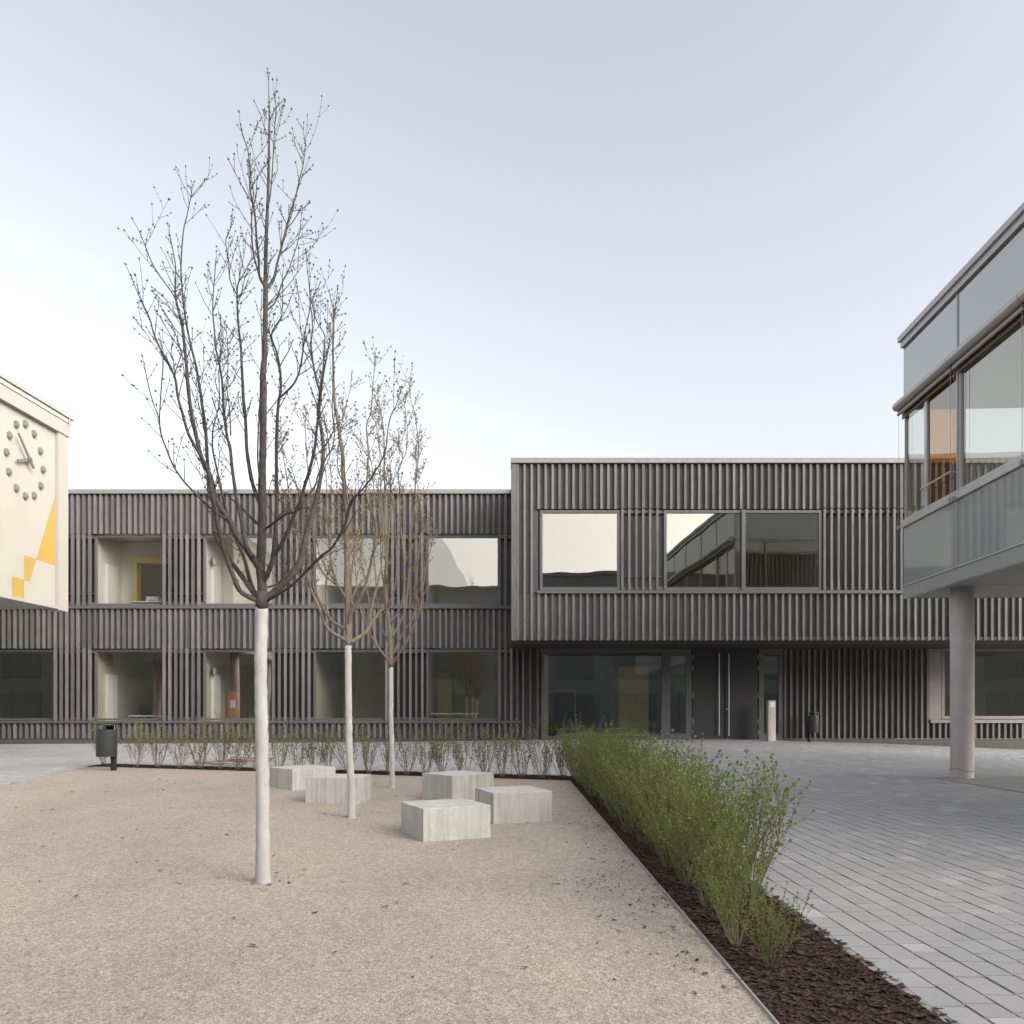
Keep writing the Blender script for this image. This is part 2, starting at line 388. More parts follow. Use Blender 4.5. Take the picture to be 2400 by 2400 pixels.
tag(link('paver_field', paver_mesh(stones[rest], 'paver_field'), 'paver', pav), kind='stuff')
# bark chips on the beds and strays on the gravel
def chips(name, pts, mat, smin, smax, flat=.35):
    b = MB()
    for (x, y) in pts:
        z = float(zg(x, y)) + .006; s = random.uniform(smin, smax); a = random.uniform(0, 6.3); w = s * random.uniform(.25, .55)
        ca, sa = math.cos(a), math.sin(a); h = [random.uniform(0, s * flat) for _ in range(4)]
        q = [(-s, -w), (s, -w * .6), (s * .9, w), (-s * .7, w)]
        b.quad(*[(x + ca * i - sa * j, y + sa * i + ca * j, z + hh) for (i, j), hh in zip(q, h)])
    return b.build(name, mat)
pts = [(random.uniform(GXR + .02, MXR), random.uniform(2.8, 17.2)) for _ in range(8500)] + [(random.uniform(ax - .15, GXR), random.uniform(16.64, 17.28)) for _ in range(5000)]
tag(chips('bark_chips', pts, 'chip', .012, .035, .5), 'dark bark mulch chips covering the planting beds under the shrubs', 'mulch', kind='stuff')
pts = []
for _ in range(420): pts.append((GXR - abs(random.gauss(0, .35)), random.uniform(4.0, 16.4)))
for _ in range(60): pts.append((random.gauss(.75, .22), random.gauss(6.6, .22)))
for _ in range(30): pts.append((random.gauss(-2.18, .2), random.gauss(6.55, .16)))
for _ in range(40): pts.append((random.gauss(-2.27, .2), random.gauss(10.6, .2)))
for _ in range(30): pts.append((random.gauss(-2.4, .25), random.gauss(14.7, .25)))
pts = [p for p in pts if p[0] < GXR - .01]
tag(chips('bark_crumbs', pts, 'chip', .006, .022, .4), 'dark bark crumbs strewn over the gravel beside the hedge', 'bark crumbs', kind='stuff')
pts = [(random.uniform(-8, 1.2), 4 + 12 * random.random() ** 1.3) for _ in range(260)]
pts = [p for p in pts if p[0] > gl(p[1]) + .1]
tag(chips('dead_leaves', pts, 'dead', .008, .028, .6), 'small brown dead leaves scattered over the buff gravel', 'dead leaves', kind='stuff')

# ------------------------------------------------------------------ classroom wing (left, plane YL)
MPX = YL / F
wing = empty('classroom_wing', (0, 0, 0))
tag(wing, 'long two storey school wing clad in dark timber slats behind the three trees', 'building')
SW, SDp = 0.078, 0.10
zc = lambda v: PZ(v, YL)
anch = [-386.4, -130.7, 125, 380.7, 637.3, 903, 1168, 1433]
XLft, XRgt = PX(-330, YL), PX(1199, YL)
zcap0, zcap1 = zc(1157.5), zc(1147.7)
bands = [(zc(1249), zcap0 - .002), (zc(1518), zc(1427)), (zc(1731), zc(1695))]      # three full-width slatted bands
wzones = [(zc(1419), zc(1249.5)), (zc(1689.5), zc(1518.5))]
YB = YL + SDp                                                                       # face of the boards
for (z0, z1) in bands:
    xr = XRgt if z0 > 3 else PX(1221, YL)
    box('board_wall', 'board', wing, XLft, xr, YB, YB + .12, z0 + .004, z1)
for i in range(len(anch) - 1):
    p = (anch[i + 1] - anch[i]) / 19
    for k in range(19):
        uc = anch[i] + k * p + SW / MPX / 2; x = PX(uc, YL)
        if x < XLft + .1: continue
        for bi, (z0, z1) in enumerate(bands):
            lim = 1196 if bi == 0 else (1198 if bi == 1 else 1216)
            if uc < lim: slat(wing, x, SW, YL, SDp + .002, z0 - .025 * (bi < 2), z1 - .012)
        if k < 7:
            for wi, (z0, z1) in enumerate(wzones):
                if uc < (1196 if wi == 0 else 1216): slat(wing, x, SW, YL, SDp, z0 + .01, z1 - .015)
# cap, sills, plinth
box('roof_cap', 'cap', wing, XLft - .05, XRgt - .003, YL - .06, YL + .5, zcap0, zcap1)
box('roof_slab', 'cap', wing, XLft, XRgt + 14, YL + .5, YL + 12, zcap0 - .2, zcap1 - .04)
for (v0, v1, ur) in ((1419, 1426.5, 1199), (1689.5, 1695, 1222)):
    box('sill_strip', 'frame', wing, XLft, PX(ur, YL) - .002, YL - .035, YB + .13, zc(v1), zc(v0))
pl = MB(); us = np.linspace(-330, 1268, 40)
pl.quad(*([(PX(u, YL), YL + .05, zc(1731.5)) for u in us] + [(PX(u, YL), YL + .05, float(zf(PX(u, YL))) - .3) for u in us[::-1]]))
pl.build('plinth', 'plinth', wing)

def window(parent, x0, x1, z0, z1, y, gm='glass', bar=.075, mull=(), fm='frame', dep=.09):
    f = MB()
    f.box(x0, x0 + bar, y, y + dep, z0, z1); f.box(x1 - bar, x1, y, y + dep, z0, z1)
    f.box(x0 + bar, x1 - bar, y, y + dep, z1 - bar, z1); f.box(x0 + bar, x1 - bar, y, y + dep, z0, z0 + bar)
    for mx in mull: f.box(mx - bar * .5, mx + bar * .5, y + .002, y + dep, z0 + bar, z1 - bar)
    w = f.build('window', fm, parent)
    xs = [x0 + bar] + [q for mx in mull for q in (mx - bar * .5, mx + bar * .5)] + [x1 - bar]
    for a, b in zip(xs[::2], xs[1::2]):
        g = MB().quad((a - .01, y + .05, z0 + bar - .01), (b + .01, y + .05, z0 + bar - .01), (b + .01, y + .05, z1 - bar + .01), (a - .01, y + .05, z1 - bar + .01))
        g.build('pane', gm, w)
    return w
def room(parent, x0, x1, y0, y1, z0, z1, wm='room', fmm='roomfloor'):
    r = MB().quad((x0, y0, z0), (x0, y1, z0), (x0, y1, z1), (x0, y0, z1)).quad((x1, y0, z0), (x1, y0, z1), (x1, y1, z1), (x1, y1, z0))
    r.quad((x0, y1, z0), (x1, y1, z0), (x1, y1, z1), (x0, y1, z1)).quad((x0, y0, z1), (x0, y1, z1), (x1, y1, z1), (x1, y0, z1))
    r.build('room_wall', wm, parent)
    MB().quad((x0, y0, z0), (x1, y0, z0), (x1, y1, z0), (x0, y1, z0)).build('room_floor', fmm, parent)
ROOMZ = [(zc(1419) - .75, zc(1249.5) + .12), (zc(1689.5) - .55, zc(1518.5) + .1)]
YW = YL + .13
for i in range(1, 6):
    p = (anch[i + 1] - anch[i]) / 19
    gx0, gx1 = PX(anch[i] - 2, YL), PX(anch[i] + 6.75 * p, YL)
    wx0, wx1 = gx1 + .012, PX(anch[i + 1] + 3, YL)
    for wi, (z0, z1) in enumerate(wzones):
        # recess panel with a ventilation flap behind each free-standing slat group
        box('vent_panel', 'ventpanel' if (wi == 0 and i >= 4) else 'dark', wing, PX(anch[i] + 3, YL) + .004, wx0 - .003, YL + .30, YL + .34, z0, z1)
        box('lintel_strip', 'frame', wing, PX(anch[i] + 3, YL) + .004, wx0 - .003, YB + .012, YL + .299, z1 - .16, z1 - .03)
        box('vent_rail', 'frame', wing, PX(anch[i] + 3, YL) + .004, wx0 - .003, YB + .012, YL + .299, z0, z0 + .13)
        if wi == 0: box('vent_rail', 'frame', wing, PX(anch[i] + 3, YL) + .02, wx0 - .02, YL + .20, YL + .295, z0 + .42, z0 + .47)
        window(wing, wx0, wx1, z0 + .012, z1 - .05, YW)
        rz0, rz1 = ROOMZ[wi]
        rx0, rx1 = wx0 - .02, PX(anch[i + 1] + 6.75 * p, YL) - .03
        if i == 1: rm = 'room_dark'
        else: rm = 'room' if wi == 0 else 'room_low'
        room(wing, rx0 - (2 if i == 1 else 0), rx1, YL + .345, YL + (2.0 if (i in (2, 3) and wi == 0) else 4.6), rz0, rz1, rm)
        if i in (2, 3):
            d = box('white_cupboard', 'white', wing, rx0 + .006, rx0 + .10, YL + .86, YL + 1.5, rz0 + .004, rz0 + (2.35 if wi == 0 else 2.2))
    # the last window bay: group right of window 4
gx0 = PX(1168, YL)
for wi, (z0, z1) in enumerate(wzones):
    xr = XRgt if wi == 0 else PX(1222, YL)
    box('vent_panel', 'ventpanel', wing, PX(1171, YL) + .004, xr, YL + .26, YL + .30, z0, z1)
    box('lintel_strip', 'frame', wing, PX(1171, YL) + .004, xr, YB + .012, YL + .255, z1 - .16, z1 - .03)
# details in the rooms
z0 = ROOMZ[0][0]
X = lambda u, Y: PX(u, Y)
box('yellow_bulkhead', 'yellow', wing, X(318, 27.6), X(420, 27.6), 27.5, 27.95, PZ(1321, 27.6), PZ(1307.5, 27.6))
box('yellow_reveal', 'yellow', wing, X(318, 27.6), X(318, 27.6) + .07, 27.52, 27.94, z0 + .002, PZ(1321, 27.6) - .002)
box('painted_corridor_dark', 'black', wing, X(318, 27.6) + .075, X(420, 27.6), 27.85, 27.94, z0 + .002, PZ(1321, 27.6) - .002)  # black panel painting the darkness of the unlit corridor beyond the opening
desk = empty('desk', (X(365, 26.9), 26.9, z0)); tag(desk, 'pale desk behind the upper window with the yellow bulkhead', 'desk')
dz = PZ(1412, 26.9) - z0
box('table_top', 'white', desk, -.75, .75, -.3, .3, dz - .03, dz)
for sx in (-.7, .66):
    for sy in (-.26, .22): box('leg', 'frame', desk, sx, sx + .04, sy, sy + .04, 0, dz - .031)
pr = empty('printer', (X(361, 26.9), 26.9, PZ(1412, 26.9) + .002)); tag(pr, 'small white printer on the desk behind the upper window', 'printer')
box('body', 'print', pr, -.2, .2, -.17, .17, 0, .15); box('lid', 'white', pr, -.205, .205, -.175, .175, .151, .175); box('paper_tray', 'black', pr, -.14, .14, -.18, -.171, .04, .06)
z1r = ROOMZ[1][0]
def make_desk(u, Y, v, w, label, floor):
    t = empty('desk', (X(u, Y), Y, floor)); tag(t, label, 'desk'); h = PZ(v, Y) - floor
    box('table_top', 'white', t, -w / 2, w / 2, -.35, .35, h - .03, h)
    for sx in (-w / 2 + .03, w / 2 - .07):
        for sy in (-.31, .27): box('leg', 'frame', t, sx, sx + .04, sy, sy + .04, 0, h - .031)
make_desk(355, 26.9, 1677, 1.3, 'pale desk behind the ground floor window nearest the clock building', z1r)
make_desk(1068, 27.2, 1672, 1.7, 'pale desk behind the ground floor window beside the entrance glazing', z1r)
ch = empty('office_chair', (X(333, 27.6), 27.7, z1r)); tag(ch, 'black office chair at the desk behind the ground floor window', 'chair')
MB().tube([(0, 0, .05), (0, 0, .45)], .03, 8).build('stem', 'black', ch)
bs = MB()
for k in range(5):
    a = k * 1.2566; bs.tube([(0, 0, .08), (.28 * math.cos(a), .28 * math.sin(a), .03)], [.022, .016], 6)
bs.build('star_base', 'black', ch)
bevel(box('seat', 'black', ch, -.23, .23, -.22, .22, .45, .52), .03); bevel(box('backrest', 'black', ch, -.22, .22, .2, .26, .6, 1.12), .05)
def wallclock(u, v, Y, lab):
    x = PX(471.7 + 6, YL) + .03
    t = empty('wall_clock', (x, Y, PZ(v, Y))); tag(t, lab, 'clock'); b = MB().tube([(0, 0, 0), (.03, 0, 0)], .16, 24); b.build('rim', 'black', t)
    MB().tube([(.031, 0, 0), (.034, 0, 0)], .135, 24).build('dial', 'white', t)
    hb = MB().box(.035, .039, -.008, .008, -.01, .11).box(.0395, .043, -.07, .01, -.008, .008); hb.build('hands', 'black', t)
wallclock(490, 1315, 26.75, 'round wall clock seen through the upper window behind the tall tree')
wallclock(490, 1573, 26.75, 'round wall clock seen through the ground floor window behind the tall tree')
ob = empty('notice_board', (X(546, 28.2), 28.2, z1r)); tag(ob, 'orange notice board stand with a white sheet behind the ground floor window', 'notice board')
box('board', 'orange', ob, -.22, .22, 0, .05, .1, PZ(1620, 28.2) - z1r); box('paper_sheet', 'white', ob, -.1, .1, -.008, -.001, 1.0, 1.3); box('foot', 'orange', ob, -.25, .25, -.15, .2, 0, .098)
box('yellow_wall_panel', 'ochre', wing, X(1025, 29.5), X(1058, 29.5), 29.5, 29.6, z1r + .003, PZ(1575, 29.5))
box('rear_wall', 'board', wing, XLft, XRgt, YL + 11.8, YL + 12, .2, zcap0 - .21)
box('side_wall', 'board', wing, XLft - .1, XLft, YL + .1, YL + 12, .2, zcap0 - .01)
for u in (218, 912):
    MB().tube([(PX(u + 38, 27), 27, zcap1 - .1), (PX(u + 38, 27), 27, zcap1 + .42)], .006, 5).build('lightning_rod', 'alu', wing)

# ------------------------------------------------------------------ entrance block (right, upper storey juts out)
ent = empty('entrance_block', (0, 0, 0))
tag(ent, 'timber slatted entrance block whose upper storey juts out over the double doors', 'building')
zr = lambda v: PZ(v, YR)
MPR = YR / F; PIT = 16.36; SWr = .068; XE = PX(2640, YR)
YBr = YR + .09; XA = PX(1199.3, YR)
rc1, rc0 = zr(1074.2), zr(1085.7)
zt0, zt1 = zr(1190.5), rc0 - .002            # top band
zw0, zw1 = zr(1383), zr(1191)               # window zone
zb0, zb1 = zr(1499.5), zr(1391)             # lower band
box('roof_cap', 'cap', ent, XA - .03, XE, YR - .06, YR + .6, rc0, rc1)
box('roof_slab', 'cap', ent, XA - .02, XE, YR + .6, YL + 11, rc0 - .2, rc1 - .04)
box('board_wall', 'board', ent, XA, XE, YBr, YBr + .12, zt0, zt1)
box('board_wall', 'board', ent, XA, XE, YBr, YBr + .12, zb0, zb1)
wcor = PX(1262, YR)
box('board_wall', 'board', ent, XA, wcor, YBr, YBr + .12, zw0 - .09, zw1 + .003)
box('corner_board', 'slat', ent, XA - .012, PX(1210, YR), YR - .01, YBr - .002, zb0 - .02, rc0 - .004)
box('side_wall', 'board', ent, XA, XA + .1, YBr + .122, YL + .6, zb0, rc0 - .21)
def entslat(u, z0, z1, y=YR, d=.092): slat(ent, PX(u, y), SWr, y, d, z0, z1)
NS = int((2640 - 1213) / PIT)
wins = [(1265.4, 1454.5), (1557.5, 1929)]
for k in range(NS):
    u = 1213.5 + k * PIT
    if k < 3: entslat(u, zb0 - .015, zt1 - .01)
    else:
        inw = any(a - 3 < u < b for a, b in wins)
        entslat(u, zt0 - .03 if inw else zt0 + .012, zt1 - .01)
        entslat(u, zb0 - .015, zb1 - .02)
        if not inw: entslat(u, zw0 + .01, zw1 - .012, YR, .085)
box('sill_strip', 'frame', ent, PX(1258.5, YR), XE, YR - .03, YBr + .13, zr(1391), zr(1383.5))
window(ent, PX(1265.4, YR), PX(1454, YR), zw0 + .012, zw1 - .04, YR + .06, bar=.085)
window(ent, PX(1557, YR), PX(1928, YR), zw0 + .012, zw1 - .04, YR + .06, bar=.085, mull=[PX(1743.5, YR)])
MB().box(PX(1739, YR), PX(1748, YR), YR + .015, YR + .062, zw0 + .012, zw1 - .04).build('mullion_cover', 'frame', ent)
for (a, b, mt) in ((1455, 1556.5, 'ventpanel'), (1929, 2640, 'dark')):
    box('vent_panel', mt, ent, PX(a, YR) + .004, PX(b, YR), YR + .19, YR + .24, zw0, zw1)
    box('lintel_strip', 'frame', ent, PX(a, YR) + .004, PX(b, YR), YBr + .004, YR + .186, zw1 - .13, zw1 - .03)
    box('vent_rail', 'frame', ent, PX(a, YR) + .004, PX(b, YR), YBr + .004, YR + .186, zw0, zw0 + .12)
    if a < 1500: box('vent_rail', 'frame', ent, PX(a, YR) + .02, PX(b, YR) - .02, YR + .14, YR + .187, zw0 + .40, zw0 + .45)
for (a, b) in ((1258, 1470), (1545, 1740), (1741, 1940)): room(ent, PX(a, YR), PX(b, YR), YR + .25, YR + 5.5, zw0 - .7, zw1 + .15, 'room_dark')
# soffit boards
zs = zb0 - .004
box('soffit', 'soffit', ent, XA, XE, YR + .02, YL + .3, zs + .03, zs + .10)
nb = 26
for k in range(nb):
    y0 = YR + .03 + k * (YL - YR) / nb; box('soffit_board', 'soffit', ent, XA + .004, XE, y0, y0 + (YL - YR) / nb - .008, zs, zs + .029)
# ground floor of the entrance: slatted wall, glazing, doors
zgf0 = lambda u: float(zf(PX(u, YL)))
ztop = zc(1519)
box('board_wall', 'board', ent, PX(1222, YL), PX(1266, YL), YB, YB + .12, zc(1731), ztop)
for u in (1182, 1196, 1211): pass
for u in (1226, 1243, 1260): slat(ent, PX(u, YL), SW, YL, SDp, zc(1729), ztop + .05)
window(ent, PX(1268, YL), PX(1558, YL), zc(1732), zc(1521), YL + .05, 'glass_low', .10, mull=[])
window(ent, PX(1558, YL) + .002, PX(1622, YL), zc(1733.5), zc(1521), YL + .05, 'glass_low', .20)
window(ent, PX(1780, YL), PX(1838, YL), zc(1733.5), zc(1521), YL + .05, 'glass_low', .17)
for (a, b) in ((1623.5, 1698.3), (1699, 1777)):
    d = box('door', 'door', ent, PX(a, YL) + .006, PX(b, YL), YL + .05, YL + .12, zc(1732.5), zc(1523))
    uh = 1686 if a < 1650 else 1708.7
    hb = MB().tube([(PX(uh, YL - .05), YL - .03, zc(1724)), (PX(uh, YL - .05), YL - .03, zc(1531))], .021, 10)
    for vv in (1545, 1628, 1710): hb.tube([(PX(uh, YL - .05), YL - .03, zc(vv)), (PX(uh, YL - .05), YL + .055, zc(vv))], .012, 6)
    hb.build('door_handle', 'steel', d)
    ue = a + .6 if a < 1650 else b + .6
    for vv in (1540.5, 1566, 1629, 1691, 1717): MB().tube([(PX(ue, YL), YL + .035, zc(vv + 6)), (PX(ue, YL), YL + .035, zc(vv - 6))], .011, 8).build('hinge', 'alu', d)
    if a > 1650: MB().tube([(PX(1703.5, YL), YL + .03, zc(1662)), (PX(1703.5, YL), YL + .052, zc(1662))], .03, 12).build('lock', 'steel', d)
box('door_frame', 'door', ent, PX(1777, YL) + .03, PX(1780, YL) - .002, YL + .06, YL + .14, zc(1733), zc(1521))
box('door_lintel', 'door', ent, PX(1622, YL) + .003, PX(1780, YL) - .003, YL + .07, YL + .2, zc(1522.8), ztop + .06)
box('door_light_blocker', 'black', ent, PX(1622, YL) + .003, PX(1780, YL) - .003, YL + .21, YL + .3, zc(1733), ztop + .06)  # unseen black panel added behind the doors to stop light leaking through
box('rear_wall', 'board', ent, XA, XE, YL + 10.8, YL + 11, .2, rc0 - .21)
box('threshold', 'frame', ent, PX(1268, YL), PX(1838, YL), YL + .02, YL + .3, zc(1733.2) - .3, zc(1733.2) + .012)
box('board_wall', 'board', ent, PX(1838.5, YL), PX(2178, YL), YB, YB + .1, zc(1731), ztop)
for k in range(25):
    u = 1841 + k * 13.93
    slat(ent, PX(u, YL), .066, YL, SDp, zc(1730.5), ztop + .03)
for k in range(28):
    u = 1841 + (k + 25) * 13.93
    slat(ent, PX(u, YL), .066, YL, SDp, zc(1730.5), zc(1695))
xw = PX(2179, YL)
box('board_wall', 'board', ent, xw + .002, XE + 2, YB, YB + .1, zc(1731), zc(1695))
box('sill_strip', 'cap', ent, xw + .01, XE + 2, YL - .05, YB + .13, zc(1694.5), zc(1686.5))
box('window_side_panel', 'cap', ent, xw + .03, PX(2210, YL), YL + .08, YL + .12, zc(1686), ztop)
window(ent, PX(2210, YL) + .003, PX(2420, YL), zc(1685), ztop, YL + .07, 'glass', .10, fm='cap')
window(ent, PX(2420, YL) + .01, PX(2640, YL), zc(1685), ztop, YL + .07, 'glass', .10, fm='cap')
us = np.linspace(1838, 2760, 30); pl = MB()
pl.quad(*([(PX(u, YL), YL + .05, zc(1731.5)) for u in us] + [(PX(u, YL), YL + .05, float(zf(PX(u, YL))) - .3) for u in us[::-1]]))
pl.build('plinth', 'plinth', ent)
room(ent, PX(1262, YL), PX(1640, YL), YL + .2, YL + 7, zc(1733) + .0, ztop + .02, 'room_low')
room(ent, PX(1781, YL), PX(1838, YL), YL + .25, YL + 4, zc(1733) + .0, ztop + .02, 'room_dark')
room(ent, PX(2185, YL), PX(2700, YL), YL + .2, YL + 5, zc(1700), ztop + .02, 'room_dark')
box('ochre_wall', 'ochre', ent, PX(1450, 28), PX(1520, 28), 28, 31, zc(1733) + .002, PZ(1562, 28))
box('white_pillar', 'room', ent, PX(1268, 28.5), PX(1285, 28.5), 28.5, 28.9, zc(1733) + .002, ztop)
box('picture_frame', 'yellow', ent, PX(1272, 29), PX(1350, 29), 29, 29.05, PZ(1710, 29), PZ(1618, 29))
box('picture', 'black', ent, PX(1276, 29), PX(1346, 29), 28.98, 28.999, PZ(1707, 29), PZ(1622, 29))
box('green_wall', 'room', ent, PX(1800, 28), PX(1822, 28), 28, 28.2, zc(1733) + .002, PZ(1560, 28))

# ------------------------------------------------------------------ clock building at the left
CXC, CYC = PX(160, 20.2), 20.2
cb = empty('clock_building', (CXC, CYC, 0)); cb.rotation_euler = (0, 0, math.atan(-100 / F))
tag(cb, 'cream plastered building on stilts with a clock and yellow patches on its wall', 'building')
ca, sa = math.cos(-cb.rotation_euler.z), math.sin(-cb.rotation_euler.z)
def cl(u, v, off=0.0):
    # hit the building's long face (local x = off) along the ray of a pixel, returns local (y, z)
    th = cb.rotation_euler.z; nx, ny = math.cos(th), math.sin(th)
    dx = (u - X0) / F
    s = ((CXC * nx + CYC * ny) + off) / (dx * nx + ny)
    wx, wy = dx * s - CXC, s - CYC
    return (-math.sin(th) * wx + math.cos(th) * wy, HC - (v - YH) * s / F)
LEN = -10.5
y_, ztp = cl(160, 975); _, zb = cl(160, 1434)
_, zfa = cl(160, 1025); ypl, _ = cl(137, 1200)
top = ztp
box('wall', 'plaster', cb, -7, -.10, LEN, ypl + .02, zb + .10, zfa + .05)
box('end_pilaster', 'trim', cb, -.35, 0, ypl, 0, zb, zfa)
box('fascia', 'trim', cb, -7, .035, LEN, .03, zfa, top - .22)
box('roof_edge', 'trim_grey', cb, -7, .06, LEN, .06, top - .218, top - .11)
box('roof_flashing', 'trim', cb, -7, .11, LEN, .10, top - .10, top)
box('soffit', 'trim', cb, -7, -.002, LEN, ypl - .002, zb + .02, zb + .098)
MB().tube([(.10, -.1, top - .3), (.10, -.1, top + .03)], .012, 6).build('downpipe_hook', 'trim', cb)
for yy in (-2.2, -7.5):
    for xx in (-.6, -6.2): MB().tube([(xx, yy, -.1), (xx, yy, zb + .018)], .2, 20).build('column', 'column', cb, True)
def cpatch(pts, off=-.096, mat='plaster_y'):
    MB().quad(*[(off, *cl(u, v, off)) for u, v in pts]).build('yellow_patch', mat, cb)
q = lambda x, y: (40 + x * .2899, 890 + y * .2899)
ye, ze = ypl - .003, None
cpatch([q(322, 890), q(158, 1450), q(322, 1508)])
cpatch([q(158, 1450), q(57, 1418), q(57, 1618), q(102, 1634)])
cpatch([q(57, 1618), q(-40, 1588), q(-40, 1746), q(57, 1772)])
mk = [(62, 360), (133, 440), (183, 578), (205, 728), (187, 860), (133, 938), (62, 940)]
cy0 = cl(*q(62, 650), -.1)[0]; zcn = 0.5 * (cl(*q(62, 360), -.1)[1] + cl(*q(62, 940), -.1)[1])
mloc = [cl(*q(*k), -.1) for k in mk]; mloc += [(2 * cy0 - a, 2 * zcn - (2 * zcn - b)) for a, b in mloc[1:-1]]
clock = empty('facade_clock', (0, 0, 0)); clock.parent = None
clock.location = cb.location; clock.rotation_euler = cb.rotation_euler
tag(clock, 'clock with faceted dark hour markers and long hands on the cream wall', 'clock')
for (yy, zz) in mloc:
    b = MB(); ring = [(-.098, yy + .085 * math.cos(a), zz + .115 * math.sin(a)) for a in [R(30 + 60 * i) for i in range(6)]]
    ring2 = [(-.04, yy + .06 * math.cos(a), zz + .08 * math.sin(a)) for a in [R(30 + 60 * i) for i in range(6)]]
    b.add(ring + ring2 + [(-.02, yy, zz)], [(i, (i + 1) % 6, 6 + (i + 1) % 6, 6 + i) for i in range(6)] + [(6 + i, 6 + (i + 1) % 6, 12) for i in range(6)])
    b.build('hour_marker', 'clock', clock)
MB().tube([(-.099, cy0, zcn), (.05, cy0, zcn)], .045, 12).build('hub', 'clock', clock)
def hand(p0, p1, w, off):
    y0, z0 = p0; y1, z1 = p1; dy, dz = y1 - y0, z1 - z0; L = math.hypot(dy, dz); px, pz = -dz / L * w, dy / L * w
    MB().add([(off + k * .03, y + s * px, z + s * pz) for k in (0, 1) for (y, z, s) in ((y0, z0, 1), (y0, z0, -1), (y1, z1, -.6), (y1, z1, .6))],
             [(0, 1, 2, 3), (7, 6, 5, 4), (0, 4, 5, 1), (1, 5, 6, 2), (2, 6, 7, 3), (3, 7, 4, 0)]).build('hand', 'clock', clock)
hand((cy0 + .14, zcn - .16), (cy0 - .40, zcn + .52), .035, .02)
hand((cy0 + .13, zcn + .05), (cy0 - .38, zcn - .14), .045, -.02)

# ------------------------------------------------------------------ glass-clad building at the right
cx, cy, cz = hit(2255, 1823)
hs_ = (YH - 1380.5) * cy / F                       # soffit above the camera at the column
GYC = hs_ * F / (YH - 1404); GXC = PX(2118, GYC)
gb = empty('glass_clad_building', (GXC, GYC, 0)); GTH = math.atan(-85 / F); gb.rotation_euler = (0, 0, GTH)
tag(gb, 'building with grey glass panels and awnings cantilevered over the paving on a round column', 'building')
gz = lambda v: PZ(v, GYC)
zp, zpt, zaw, zwt, zsl, zsb, zlb, zfb = gz(798), gz(818), gz(950), gz(962), gz(1221), gz(1237), gz(1375), gz(1404)
BAY = 2.2; NB = 6; W = 8.0; LNG = NB * BAY
for b in range(NB):
    y1 = -b * BAY - .02; y0 = -(b + 1) * BAY + .02
    MB().box(0, .04, y0, y1, zaw + .012, zpt - .03).build('upper_panel', 'spandrel', gb)
    MB().box(0, .04, y0, y1, zlb + .02, zsb - .012).build('lower_panel', 'spandrel', gb)
    box('mullion', 'alu', gb, -.02, .10, y0 - .04, y0, zlb, zpt - .02)
    box('sill_profile', 'alu_lt', gb, -.05, .10, y0 - .039, y1 + .02 - .001, zsb, zsl)
    box('base_fascia', 'alu', gb, -.015, .08, y0 - .036, y1 + .018, zfb, zlb - .008)
    box('base_drip', 'alu_lt', gb, -.04, .07, y0 - .038, y1 + .019, zlb - .006, zlb + .018)
    # window: narrow clear light, orange sash, then wide panes
    ym = y1 - 1.12
    if b == 0:
        fm = window  # keep one builder for all panes
        for (a, c, gm, fr) in ((y1 - .92, y1, 'glass_clear', .0), (y0, y1 - .92, 'glass_orange', .07)):
            w = MB()
            w.box(.01, .08, a, a + .05, zsl, zwt); w.box(.01, .08, c - (.012 if fr == 0 else .05), c, zsl, zwt)
            w.box(.01, .08, a + .05, c - .05, zsl, zsl + .05); w.box(.01, .08, a + .05, c - .05, zwt - .05, zwt)
            wo = w.build('window', 'alu_lt', gb)
            MB().quad((.045, a + .04, zwt - .04), (.045, c - .005, zwt - .04), (.045, c - .005, zsl + .04), (.045, a + .04, zsl + .04)).build('pane', gm, wo)
        rl = MB().tube([(-.08, y0 + .1, zsl + .42), (-.08, y1 - .90, zsl + .42)], .018, 8)
        for yy in (y0 + .1, y1 - .90): rl.tube([(-.08, yy, zsl + .42), (.03, yy, zsl + .42)], .012, 6)
        rl.build('safety_rail', 'steel', gb)
    else:
        w = MB().box(.01, .08, y0, y0 + .05, zsl, zwt).box(.01, .08, y1 - .05, y1, zsl, zwt).box(.01, .08, y0 + .05, y1 - .05, zsl, zsl + .05).box(.01, .08, y0 + .05, y1 - .05, zwt - .05, zwt)
        wo = w.build('window', 'alu_lt', gb)
        MB().quad((.045, y0 + .04, zwt - .04), (.045, y1 - .04, zwt - .04), (.045, y1 - .04, zsl + .04), (.045, y0 + .04, zsl + .04)).build('pane', 'glass_clear', wo)
    # awning casing with round back, cloth bar and bottom rail
    ya, yb = -(b + 1) * BAY + .012, -b * BAY - .004
    if b == 0: yb = .06
    aw = MB().tube([(-.13, ya, zaw - .02), (-.13, yb, zaw - .02)], .095, 14).build('awning_casing', 'awn', gb, False)
    box('awning_bracket', 'bronze', aw, -.12, -.002, ya + .01, yb - .03, zaw - .15, zaw - .10)
    MB().tube([(-.10, ya + .01, zaw - .19), (-.10, yb - .02, zaw - .19)], .035, 10).build('bottom_rail', 'awn', aw)
    box('awning_painted_shade', 'bronze', aw, -.03, .0, ya + .01, yb - .04, zaw - .30, zaw - .155)  # brown box giving the shade under the casing as a painted colour
    for yy in (yb - .05, ya + .06):
        MB().tube([(-.10, yy, zsb + .02), (-.10, yy, zaw - .19)], .004, 4).build('guide_wire', 'alu', gb)
        br = MB().tube([(-.12, yy, zsb + .02), (-.02, yy, zsb + .02)], .014, 6).box(-.14, -.10, yy - .02, yy + .02, zsb - .03, zsb + .05); br.build('wire_bracket', 'alu', gb)
box('roof_edge', 'alu', gb, -.05, W, -LNG, .04, zp - .16, zp - .02)
